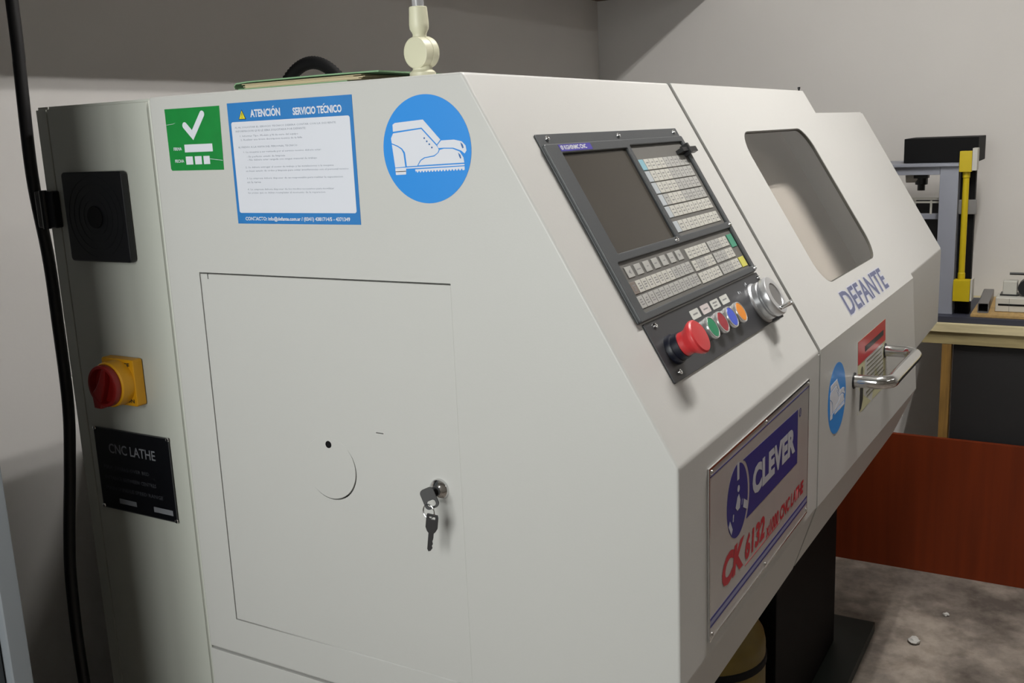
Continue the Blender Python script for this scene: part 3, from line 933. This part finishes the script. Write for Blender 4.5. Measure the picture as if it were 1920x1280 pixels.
text('plate_lettering', 'CLEVER', 0.2470, 0.4480, 1.0745, 1.1135, pn + 0.0004, 'plate_grey', SKIRT, npl, bold=0.055, spacing=1.05)
plate('registered_mark', [circle(0.4745, 1.1255, 0.0062, 24), circle(0.4745, 1.1255, 0.0048, 24)], 0.0001, 'plate_blue', SKIRT, npl, n0=pn + 0.0002)
text('registered_mark', 'R', 0.4725, 0.4768, 1.1225, 1.1285, pn + 0.0003, 'plate_blue', SKIRT, npl)
text('plate_lettering', 'CK', 0.1310, 0.2150, 0.9995, 1.0385, pn + 0.0003, 'plate_red', SKIRT, npl, bold=0.05, shear=0.2)
text('plate_lettering', '6132', 0.2180, 0.3020, 1.0010, 1.0340, pn + 0.0003, 'plate_red', SKIRT, npl, bold=0.045, shear=0.15)
text('plate_lettering', 'x1000 CNC LATHE', 0.3080, 0.5000, 0.9960, 1.0165, pn + 0.0003, 'plate_red', SKIRT, npl, bold=0.04, shear=0.15)
plate('plate_stripe', rect(0.2180, 0.3700, 0.9945, 0.9955), 0.0002, 'plate_red', SKIRT, npl, n0=pn)

# ---------------- sliding door
X0D, X1D = 0.5945, 1.395
def door_sec(x):
    k = (x - X0D) / (X1D - X0D)
    P1 = sp(x, 0.0, 0.001)
    P2 = Vector((x, YB - 0.0008 - 0.0085 * k, ZB - 0.004 * k))
    P3 = Vector((x, YB - 0.0008 - 0.0240 * k, 0.938))
    P4 = Vector((x, YB + 0.0335 - 0.0140 * k, 0.832))
    return P1, P2, P3, P4
def d_slope(x, t, n=0.0):
    P1, P2, P3, P4 = door_sec(x)
    return P1.lerp(P2, t / 0.4736) + SN * n
def d_skirt(x, z, n=0.0):
    P1, P2, P3, P4 = door_sec(x)
    return P2.lerp(P3, (P2.z - z) / (P2.z - P3.z)) + Vector((0, -n, 0))
def door_mesh():
    bm = bmesh.new()
    nx = 9
    outer, inner = [], []
    th = 0.005
    for i in range(nx):
        x = X0D + (X1D - X0D) * i / (nx - 1)
        P1, P2, P3, P4 = door_sec(x)
        o_ = [P1 + Vector((0, 0.09, 0.0)), P1, P2, P3, P4, P4 + Vector((0, 0.02, 0))]
        i_ = [o_[0] + Vector((0, 0, -th)), P1 + Vector((0, 0.003, -th)), P2 + Vector((0, th, -0.001)), P3 + Vector((0, th, 0.001)), P4 + Vector((0, 0.003, th)), o_[5] + Vector((0, 0, th))]
        outer.append([bm.verts.new(p) for p in o_]); inner.append([bm.verts.new(p) for p in i_])
    n = 6
    for i in range(nx - 1):
        for k in range(n - 1):
            bm.faces.new((outer[i][k], outer[i + 1][k], outer[i + 1][k + 1], outer[i][k + 1]))
            bm.faces.new((inner[i][k + 1], inner[i + 1][k + 1], inner[i + 1][k], inner[i][k]))
        bm.faces.new((outer[i][0], inner[i][0], inner[i + 1][0], outer[i + 1][0]))
        bm.faces.new((outer[i][n - 1], outer[i + 1][n - 1], inner[i + 1][n - 1], inner[i][n - 1]))
    for e in (0, nx - 1):
        for k in range(n - 1):
            f = (outer[e][k], outer[e][k + 1], inner[e][k + 1], inner[e][k])
            bm.faces.new(f if e == 0 else f[::-1])
    return bm
sd_ = bm_obj('sliding_door', door_mesh(), 'paint', L, ang=8)
win = rrect(0.7850, 1.2220, -0.3930, -0.0925, 0.052, 8)
cutter = finish('c', plate_mesh([win], 0.06, 0, -0.03, None, lambda u, v, n: d_slope(u, -v, n)), 'paint')
cut(sd_, [cutter], 8)
fnD = lambda u, v, n: d_slope(u, -v, n)
win_o = rrect(0.7845, 1.2225, -0.3935, -0.0920, 0.0525, 8)
win_i = rrect(0.7868, 1.2202, -0.3912, -0.0943, 0.0502, 8)
plate('window_gasket', [win_o, win_i], 0.005, 'gasket', None, sd_, n0=-0.006, fn=fnD)
plate('window_pane', rrect(0.7845, 1.2225, -0.3935, -0.0920, 0.0525, 8), 0.002, 'glass', None, sd_, n0=-0.0055, fn=fnD)
# DEFANTE, outlined block letters
finish('letter_backing', text_mesh('DEFANTE', 0.8270, 1.1710, -0.4600, -0.4130, 0.0003, bold=0.06, fn=fnD), 'letter_pale', sd_, smooth=False)
dl = finish('door_lettering', text_mesh('DEFANTE', 0.8300, 1.1680, -0.4580, -0.4150, 0.0006, bold=0.02, fn=fnD), 'defante', sd_, smooth=False)
# warning sticker on the door's skirt
fnK = lambda u, v, n: d_skirt(u, v, n)
def dplate(nm, poly, m, n0, par):
    return plate(nm, poly, 0.0002, m, None, par, n0=n0, fn=fnK)
wx0, wx1 = 0.850, 1.085
ws = dplate('warning_sticker', rect(wx0, wx1, 1.020, 1.152), 'st_cream', 0.0002, sd_)
dplate('warning_band', rect(wx0, wx1, 1.110, 1.152), 'st_red', 0.0005, sd_)
plate('warning_band_text', rect(wx0 + 0.055, wx1 - 0.02, 1.124, 1.134), 0.0002, 'st_ink', None, sd_, n0=0.0008, fn=fnK)
plate('warning_arrow', [(wx0 + 0.020, 1.072), (wx0 + 0.042, 1.072), (wx0 + 0.040, 1.040), (wx0 + 0.026, 1.026), (wx0 + 0.012, 1.024)], 0.0002, 'st_ink', None, sd_, n0=0.0006, fn=fnK)
lst = []
for i in range(9):
    v = 1.103 - i * 0.0082
    u0 = wx0 + 0.07 + random.uniform(-0.004, 0.004)
    lst.append(plate_mesh([rect(u0, wx1 - 0.012 - random.uniform(0, 0.04), v - 0.0011, v + 0.0011)], 0.0001, 0, 0.0006, None, fnK))
lst.append(plate_mesh([circle(wx0 + 0.032, 1.092, 0.010, 20)], 0.0001, 0, 0.0006, None, fnK))
finish('warning_print', join_meshes(lst), 'fine_ink', sd_)
# round blue shoe sign on the door's skirt
def place_door(u, v, n):
    return d_skirt(0.7030 + u * 0.0590, 1.0890 + v * 0.0590, n + 0.0001)
shoe_sign('safety_shoe_sticker', sd_, place_door, 'st_blue', 'st_white', 'st_line', 'round blue safety shoe sign on the sliding door', sub=False)
# chrome bow handle, running along the door
def handle_path():
    a = d_skirt(0.822, 1.090); b = d_skirt(1.080, 1.090)
    out = Vector((0, -0.060, 0)); r = 0.028
    pts = [a, a + out * 0.30]
    for k in range(1, 8):
        t = math.radians(90 * k / 8)
        c = a + Vector((r, -0.060 + r, 0))
        pts.append(c + Vector((-r * math.cos(t), -r * math.sin(t), 0)))
    pts.append(a + Vector((r + 0.02, -0.060, 0)))
    pts.append(b + Vector((-r - 0.02, -0.060, 0)))
    for k in range(1, 8):
        t = math.radians(90 * k / 8)
        c = b + Vector((-r, -0.060 + r, 0))
        pts.append(c + Vector((r * math.sin(t), -r * math.cos(t), 0)))
    pts += [b + out * 0.30, b]
    return pts
hd = bm_obj('door_handle', tube_bm(handle_path(), 0.0115, 22), 'chrome', sd_, ang=60)
lab(hd, 'chrome bow handle')
for hx in (0.822, 1.080):
    p = d_skirt(hx, 1.090)
    bm_obj('handle_washer', lathe_bm([(0, 0.0025), (0.0135, 0.0025), (0.0145, 0.0015), (0.0145, -0.001)], 28, mx=Matrix.Translation(p) @ Matrix.Rotation(math.radians(90), 4, 'X')), 'black', sd_)

# chamber behind the window, and the rear of the enclosure
def off(t, d):
    q = sp(0, t, -d); return (q.y, q.z)
cprof = [(0.11, 1.592), off(0.03, 0.085), off(0.44, 0.085), (-0.15, 0.94), (-0.15, 0.845), (0.488, 0.845), (0.488, 1.592)]
bm_obj('chamber_lining', prism_bm(cprof, 0.5875, 1.3955), 'inner', L)
# tail cover, lower and shorter than the rest
q = sp(0, 0.0565)
tprof = [(q.y, q.z), (YB, ZB), (YB, 0.994), (YB + 0.10, 0.994), (YB + 0.10, 0.90), (0.488, 0.90), (0.488, q.z)]
bm = prism_bm(tprof, 1.396, 1.9015)
bmesh.ops.bevel(bm, geom=list(bm.edges), offset=0.003, segments=2, affect='EDGES')
bm_obj('tail_cover', bm, 'paint', L)
# stud on the top edge of the door
bm_obj('top_stud', lathe_bm([(0, 0.009), (0.003, 0.009), (0.003, 0.005), (0.002, 0.004), (0.002, 0), (0, 0)], 12, mx=Matrix.Translation((1.389, 0.006, 1.6))), 'black', L)

# pedestals and levelling foot
bm = bmesh.new(); add_box(bm, 1.24, 1.862, 0.0, 0.45, 0.03, 0.90); bevel_all(bm, 0.006)
pd = bm_obj('pedestal', bm, 'pedestal', L)
bm = bmesh.new(); add_box(bm, 1.20, 2.03, -0.085, 0.47, 0.0, 0.030); bevel_all(bm, 0.004)
bm_obj('pedestal_foot', bm, 'foot', L)
bm = bmesh.new(); add_box(bm, 0.5, 1.24, 0.25, 0.45, 0.55, 0.885); bevel_all(bm, 0.006)
bm_obj('bed_casting', bm, 'pedestal', L)

bm = bmesh.new(); add_box(bm, 0.45, 1.75, 0.735, 1.25, 0.0, 0.98); bevel_all(bm, 0.006)
bm_obj('rear_light_block', bm, 'pedestal', L)  # unseen block, added to keep bounced light off the wall behind

# cream swivel foot of a lamp arm on top of the machine
ls = bm_obj('lamp_stand', lathe_bm([(0, 0), (0.0150, 0), (0.0150, 0.006), (0.0115, 0.009), (0.0105, 0.0135), (0, 0.0135)], 32, mx=Matrix.Translation((0.05, 0.085, 1.6))), 'cream', L)
lab(ls, 'cream plastic swivel joint of a lamp arm')
ax = (Vector((-1.0, 0.12, -0.05))).normalized()
rot = ax.to_track_quat('Z', 'Y').to_matrix().to_4x4()
bm_obj('swivel_joint', lathe_bm([(0, 0.0120), (0.0160, 0.0120), (0.0174, 0.0110), (0.0178, 0.0095), (0.0178, 0.0015), (0.0173, 0.0008), (0.0173, -0.0008), (0.0178, -0.0015), (0.0178, -0.0095), (0.0172, -0.0112), (0.0155, -0.0120), (0, -0.0120)], 44,
       mx=Matrix.Translation((0.05, 0.085, 1.6280)) @ rot), 'cream', ls)
bm_obj('arm_socket', lathe_bm([(0, 0), (0.0082, 0.0), (0.0078, 0.004), (0.0108, 0.0095), (0.0112, 0.015), (0.0102, 0.0325), (0.0096, 0.0335), (0.0072, 0.0335), (0.0072, 0.025), (0, 0.025)], 32, mx=Matrix.Translation((0.05, 0.0865, 1.6445))), 'cream', ls)
bm_obj('arm_tube', tube_bm([(0.05, 0.0865, 1.678), (0.05, 0.0865, 1.95)], 0.0068, 24), 'clear', ls)

# corrugated conduit looping out of the top
arc = []
for k in range(61):
    t = k / 60
    arc.append((0.35, 0.585 - 0.145 * t, 1.5985 + 0.060 * math.sin(math.pi * t) ** 0.62))
bm_obj('cable_conduit', tube_bm(arc, 0.0095, 14, rfun=lambda i: 0.0105 if i % 2 else 0.0088), 'black_matt', L, ang=80)

# ------------------------------------------------------------------ keys in the access door's lock
ky = thing('key_ring', 'two small dark keys on a wire ring hanging from the lock', 'keys', (-0.012, 0.0602, 1.1254))
def key_poly(s=1.0):
    return [[(-0.0075, 0.0), (-0.0085, -0.004), (-0.0085, -0.020), (-0.0060, -0.0255), (-0.0036, -0.028), (-0.0036, -0.052), (-0.0015, -0.0555), (0.0016, -0.0540), (0.0036, -0.0500), (0.0024, -0.0470), (0.0036, -0.0440), (0.0026, -0.0400), (0.0036, -0.0360), (0.0036, -0.028), (0.0060, -0.0255), (0.0085, -0.020), (0.0085, -0.004), (0.0075, 0.0)],
            [(-0.0045, -0.0035), (0.0045, -0.0035), (0.0045, -0.0075), (-0.0045, -0.0075)]]
# build the inserted key: shaft along x into the barrel, flat vertical
shaft = box('key', -0.0200, -0.0115, 0.0592, 0.0612, 1.1195, 1.1290, 'key_metal', ky)
lab(shaft, 'key blade in the lock')
bowp = [rrect(-0.0085, 0.0085, -0.0165, 0.0085, 0.005), rrect(-0.0050, 0.0050, -0.0140, -0.0065, 0.003)]
bow = finish('key', plate_mesh(bowp, 0.0024, 0.0004, -0.0012), 'key_metal', ky)
bow.data.transform(Matrix.Translation((-0.0260, 0.0590, 1.1265)) @ Matrix.Rotation(math.radians(-24), 4, 'X') @ Matrix.Rotation(math.radians(-62), 4, 'Z') @ Matrix.Rotation(math.radians(90), 4, 'X'))
lab(bow, 'flat bow of the inserted key')
ringp = [(-0.0300 + 0.0004 * math.sin(2 * a), 0.0565 + 0.0078 * math.cos(a), 1.1085 + 0.0085 * math.sin(a)) for a in [2 * math.pi * k / 36 for k in range(37)]]
bm_obj('ring', tube_bm(ringp, 0.0008, 8), 'chrome', ky)
hk = finish('key', plate_mesh(key_poly(), 0.0022, 0.0004, -0.0011), 'key_metal', ky)
hk.data.transform(Matrix.Translation((-0.0300, 0.0515, 1.1055)) @ Matrix.Rotation(math.radians(9), 4, 'X') @ Matrix.Rotation(math.radians(-75), 4, 'Z') @ Matrix.Rotation(math.radians(90), 4, 'X') @ Matrix.Scale(0.86, 4))
lab(hk, 'hanging spare key')

# ------------------------------------------------------------------ folder lying on top
fo = thing('folder', 'thin pale green paper folder lying on top of the lathe', 'folder', (0.12, 0.23, 1.6))
bm = bmesh.new()
for z0, z1, dx in ((1.6005, 1.6020, 0.0),):
    add_box(bm, 0.012, 0.23, 0.165, 0.338, z0, z1)
bm_obj('back_cover', bm, 'folder', fo)
bm = bmesh.new()
for i in range(6):
    z0 = 1.6022 + 0.0009 * i
    add_box(bm, 0.015 + random.uniform(-0.002, 0.002), 0.226, 0.150 + random.uniform(-0.008, 0.01), 0.332 + random.uniform(-0.004, 0.002), z0, z0 + 0.0007)
bm_obj('papers', bm, 'paper', fo)
# front cover droops over the rear end
bm = bmesh.new()
sec = [(0.118, 1.6083), (0.20, 1.6090), (0.32, 1.6087), (0.3405, 1.6075), (0.3440, 1.6045), (0.3425, 1.6018)]
for xa, xb in ((0.011, 0.231),):
    for (ya, za), (yb, zb) in zip(sec, sec[1:]):
        v = [bm.verts.new(p) for p in ((xa, ya, za), (xb, ya, za), (xb, yb, zb), (xa, yb, zb), (xa, ya, za + 0.0016), (xb, ya, za + 0.0016), (xb, yb, zb + 0.0016), (xa, yb, zb + 0.0016))]
        for f in ((0, 3, 2, 1), (4, 5, 6, 7), (0, 1, 5, 4), (1, 2, 6, 5), (2, 3, 7, 6), (3, 0, 4, 7)):
            bm.faces.new([v[i] for i in f])
bm_obj('front_cover', bm, 'folder', fo)

# ------------------------------------------------------------------ hanging cable and the tall cabinet at the left
cab95 = [(0.14, 1.78), (0.137, 1.662), (0.133, 1.498), (0.142, 1.363), (0.143, 1.252), (0.141, 1.099), (0.127, 0.985), (0.109, 0.872), (0.099, 0.774), (0.097, 0.586)]
k_ = (0.768 + 0.5931) / (0.95 + 0.5931)
pts = [(-0.9145 + (x + 0.9145) * k_, 0.768, 1.533 + (z - 1.533) * k_) for x, z in cab95]
pts = [(pts[0][0] + 0.02, 0.768, ZC)] + [(pts[0][0] + 0.006, 0.768, 2.4)] + pts + [(pts[-1][0] + 0.02, 0.775, 0.3), (pts[-1][0] + 0.06, 0.80, 0.02)]
cb = bm_obj('power_cable', tube_bm(smooth_path(pts, 8), 0.0090, 14), 'cable', None, ang=80)
tag(cb, 'thick black cable hanging down the wall behind the machine cabinet', 'cable')

ct = thing('tall_cabinet', 'tall grey cabinet at the left edge, one pale corner post in view', 'cabinet', (-0.6, 0.7, 0))
CXR, CYF = -0.2695, 0.49
box('carcass', CXR - 0.65, CXR - 0.0025, CYF + 0.025, 1.325, 0.0, 2.1, 'cab_side', ct, 0.003)
for a, b in ((CXR - 0.026, CXR), (CXR - 0.652, CXR - 0.626)):
    box('post', a, b, CYF, CYF + 0.0245, 0.0, 2.1, 'cab_frame', ct, 0.004, 3)
box('door', CXR - 0.624, CXR - 0.028, CYF + 0.012, CYF + 0.024, 0.05, 2.06, 'cab_side', ct, 0.003)
box('rail', CXR - 0.625, CXR - 0.027, CYF + 0.002, CYF + 0.0245, 2.065, 2.1, 'cab_frame', ct, 0.003)

# ------------------------------------------------------------------ workbench along the right wall
wb = thing('workbench', 'wooden workbench with thick plank top against the right wall', 'workbench', (2.85, -0.9, 0))
box('bench_top', 2.555, 3.148, -2.4, -0.075, 0.838, 0.866, 'bench_wood', wb, 0.003)
box('front_rail', 2.566, 2.606, -2.4, -0.080, 0.796, 0.8375, 'bench_rail', wb, 0.003)
for y in (-0.186, -1.25, -2.3):
    box('leg', 2.566, 2.606, y - 0.0145, y + 0.0145, 0.0, 0.7955, 'bench_post', wb, 0.002)
for y in (-0.186, -1.25, -2.3):
    box('leg', 3.09, 3.135, y - 0.0145, y + 0.0145, 0.0, 0.8375, 'bench_post', wb, 0.002)
box('dark_panel', 2.586, 2.602, -1.20, -0.205, 0.02, 0.79, 'bench_panel', wb, 0.002)

br = box('brown_board', 2.525, 2.543, -1.25, 0.24, 0.0, 0.482, 'board', None, 0.0015)
tag(br, 'reddish brown wood-grain laminate board standing on the floor before the workbench', 'board')

# ------------------------------------------------------------------ small gantry machine on the bench
gm = thing('benchtop_gantry', 'small grey gantry machine with yellow rod and black box on the workbench', 'machine', (2.75, -0.2, 0.866))
BT = 0.866
box('base_plate', 2.575, 2.98, -0.62, -0.082, BT + 0.0003, BT + 0.020, 'gantry_base', gm, 0.002)
box('column', 2.620, 2.66, -0.1915, -0.1350, BT + 0.020, 1.371, 'gantry', gm, 0.003)
box('cross_beam', 2.622, 2.658, -0.1345, 0.0195, 1.345, 1.371, 'gantry', gm, 0.002)
box('top_plate', 2.61, 2.92, -0.1915, 0.075, 1.3715, 1.381, 'gantry', gm, 0.002)
box('column', 2.88, 2.92, -0.1915, -0.1350, BT + 0.020, 1.371, 'gantry', gm, 0.003)
box('control_box', 2.68, 2.90, -0.240, -0.012, 1.3815, 1.462, 'black_matt', gm, 0.003)
# guide rails and their brackets between the columns
for z in (1.262, 1.250):
    box('guide_rail', 2.700, 2.712, -0.1345, 0.02, z - 0.003, z + 0.003, 'w_plastic', gm)
box('guide_rail', 2.70, 2.74, -0.1345, 0.02, 1.193, 1.210, 'gantry', gm, 0.002)
box('rail_bracket', 2.698, 2.708, -0.104, -0.098, 1.210, 1.256, 'w_plastic', gm)
box('back_sheet', 2.86, 2.868, -0.1345, -0.03, BT + 0.021, 1.245, 'panel_low', gm)
bm_obj('spindle', lathe_bm([(0, 0), (0.012, 0), (0.012, 0.018), (0.020, 0.020), (0.020, 0.055), (0, 0.055)], 24, mx=Matrix.Translation((2.70, -0.068, 1.290))), 'black', gm)
bm_obj('motor_can', tube_bm([(2.70, -0.02, 1.335), (2.70, -0.058, 1.335)], 0.019, 24), 'w_plastic', gm)
box('spindle_mount', 2.68, 2.72, -0.090, -0.046, 1.331, 1.345, 'black', gm)
# yellow rod with block ends in front of a black channel
box('black_channel', 2.665, 2.70, -0.238, -0.1925, BT + 0.0205, 1.372, 'black_matt', gm, 0.002)
bm_obj('yellow_rod', lathe_bm([(0.0115, 0), (0.0115, 0.02), (0.0098, 0.022), (0.0098, 0.33), (0.0115, 0.332), (0.0115, 0.352)], 24, mx=Matrix.Translation((2.635, -0.2125, 1.003))), 'y_plastic', gm)
yb = box('yellow_block', 2.615, 2.655, -0.2290, -0.1920, 1.353, 1.419, 'y_plastic', gm, 0.002)
box('white_cap', 2.613, 2.665, -0.2445, -0.2295, 1.357, 1.428, 'w_plastic', gm, 0.002)
box('yellow_block', 2.600, 2.645, -0.2435, -0.1925, 0.934, 1.003, 'y_plastic', gm, 0.002)
box('white_cap', 2.600, 2.66, -0.2500, -0.2440, 0.936, 1.007, 'w_plastic', gm, 0.002)
box('cable_clip', 2.645, 2.66, -0.246, -0.192, 1.215, 1.262, 'tube_steel', gm, 0.003)
for y in (-0.2, -0.235):
    box('block_bracket', 2.648, 2.70, y - 0.004, y + 0.004, 0.886, 0.96, 'black_matt', gm)

# ------------------------------------------------------------------ things on the base plate's right half
Z1 = BT + 0.0205
ply = box('plywood_board', 2.590, 2.95, -0.60, -0.2500, Z1, Z1 + 0.009, 'ply', None, 0.0012)
tag(ply, 'small plywood board lying on the gantry machine base', 'board')
Z2 = Z1 + 0.0095
st = thing('square_tube', 'grey hollow square steel tube lying on the plywood board', 'tube', (2.75, -0.28, Z2))
o_ = plate_mesh([rrect(-0.0165, 0.0165, 0.0, 0.033, 0.003), rrect(-0.0140, 0.0140, 0.0025, 0.0305, 0.002)], 0.30, 0.0, -0.15)
ob = finish('tube_wall', o_, 'tube_steel', st)
ob.data.transform(Matrix.Translation((2.768, -0.2790, Z2)) @ Matrix.Rotation(math.radians(2), 4, 'Z') @ Matrix(((0, 0, -1, 0), (-1, 0, 0, 0), (0, 1, 0, 0), (0, 0, 0, 1))))
cv = box('tube_plug', 2.72, 2.735, -0.291, -0.267, Z2 + 0.003, Z2 + 0.030, 'black_matt', st)
ps = thing('white_clamp_unit', 'white plastic clamp unit with dark bar beside the square tube', 'clamp', (2.76, -0.37, Z2))
box('lower_body', 2.655, 2.76, -0.50, -0.3165, Z2, Z2 + 0.047, 'w_plastic', ps, 0.005, 3)
box('groove', 2.6540, 2.656, -0.49, -0.325, Z2 + 0.021, Z2 + 0.027, 'black_matt', ps)
box('groove', 2.6540, 2.656, -0.3580, -0.3570, Z2 + 0.002, Z2 + 0.045, 'tube_steel', ps)
box('upper_body', 2.70, 2.75, -0.375, -0.333, Z2 + 0.0475, Z2 + 0.095, 'w_plastic', ps, 0.004, 3)
box('joint_strip', 2.695, 2.755, -0.38, -0.326, Z2 + 0.0472, Z2 + 0.052, 'black', ps)
bm_obj('knob', tube_bm([(2.69, -0.405, Z2 + 0.075), (2.75, -0.405, Z2 + 0.075)], 0.027, 28), 'black', ps)
bm_obj('dark_bar', tube_bm([(2.72, -0.350, Z2 + 0.118), (2.72, -0.50, Z2 + 0.118)], 0.0042, 12), 'black', ps)
box('bar_post', 2.716, 2.724, -0.45, -0.442, Z2 + 0.047, Z2 + 0.118, 'black', ps)

# ------------------------------------------------------------------ under the lathe and on the floor
bk = thing('yellow_drum', 'dirty yellow plastic drum with black band in the shade under the lathe', 'drum', (1.06, 0.11, 0))
BM_ = Matrix.Translation((1.06, 0.11, 0))
bm_obj('drum_body', lathe_bm([(0, 0.0), (0.125, 0.0), (0.132, 0.008), (0.132, 0.41), (0.128, 0.43), (0.100, 0.475), (0.070, 0.485), (0, 0.485)], 48, mx=BM_), 'bucket', bk)
bm_obj('drum_band', lathe_bm([(0.1320, 0.365), (0.1350, 0.368), (0.1350, 0.382), (0.1320, 0.385)], 48, mx=BM_), 'black_matt', bk)
bm_obj('drum_cap', lathe_bm([(0.045, 0.485), (0.045, 0.505), (0.040, 0.510), (0, 0.510)], 32, mx=BM_), 'black_matt', bk)

def crumple(name, x, y, r, label, seed):
    rnd = random.Random(seed)
    bm = bmesh.new()
    bmesh.ops.create_icosphere(bm, subdivisions=2, radius=r)
    for v in bm.verts:
        v.co *= rnd.uniform(0.65, 1.15)
        v.co.z *= 0.5
    zm = min(v.co.z for v in bm.verts)
    bmesh.ops.translate(bm, vec=(x, y, -zm), verts=bm.verts)
    o = bm_obj(name, bm, 'litter', None, ang=5)
    return tag(o, label, 'litter')
crumple('paper_scrap', 2.006, -0.203, 0.019, 'crumpled white scrap on the concrete floor near the black foot', 3)
crumple('paper_scrap', 2.225, -0.262, 0.010, 'tiny white scrap on the floor between crumpled scrap and brown board', 5)
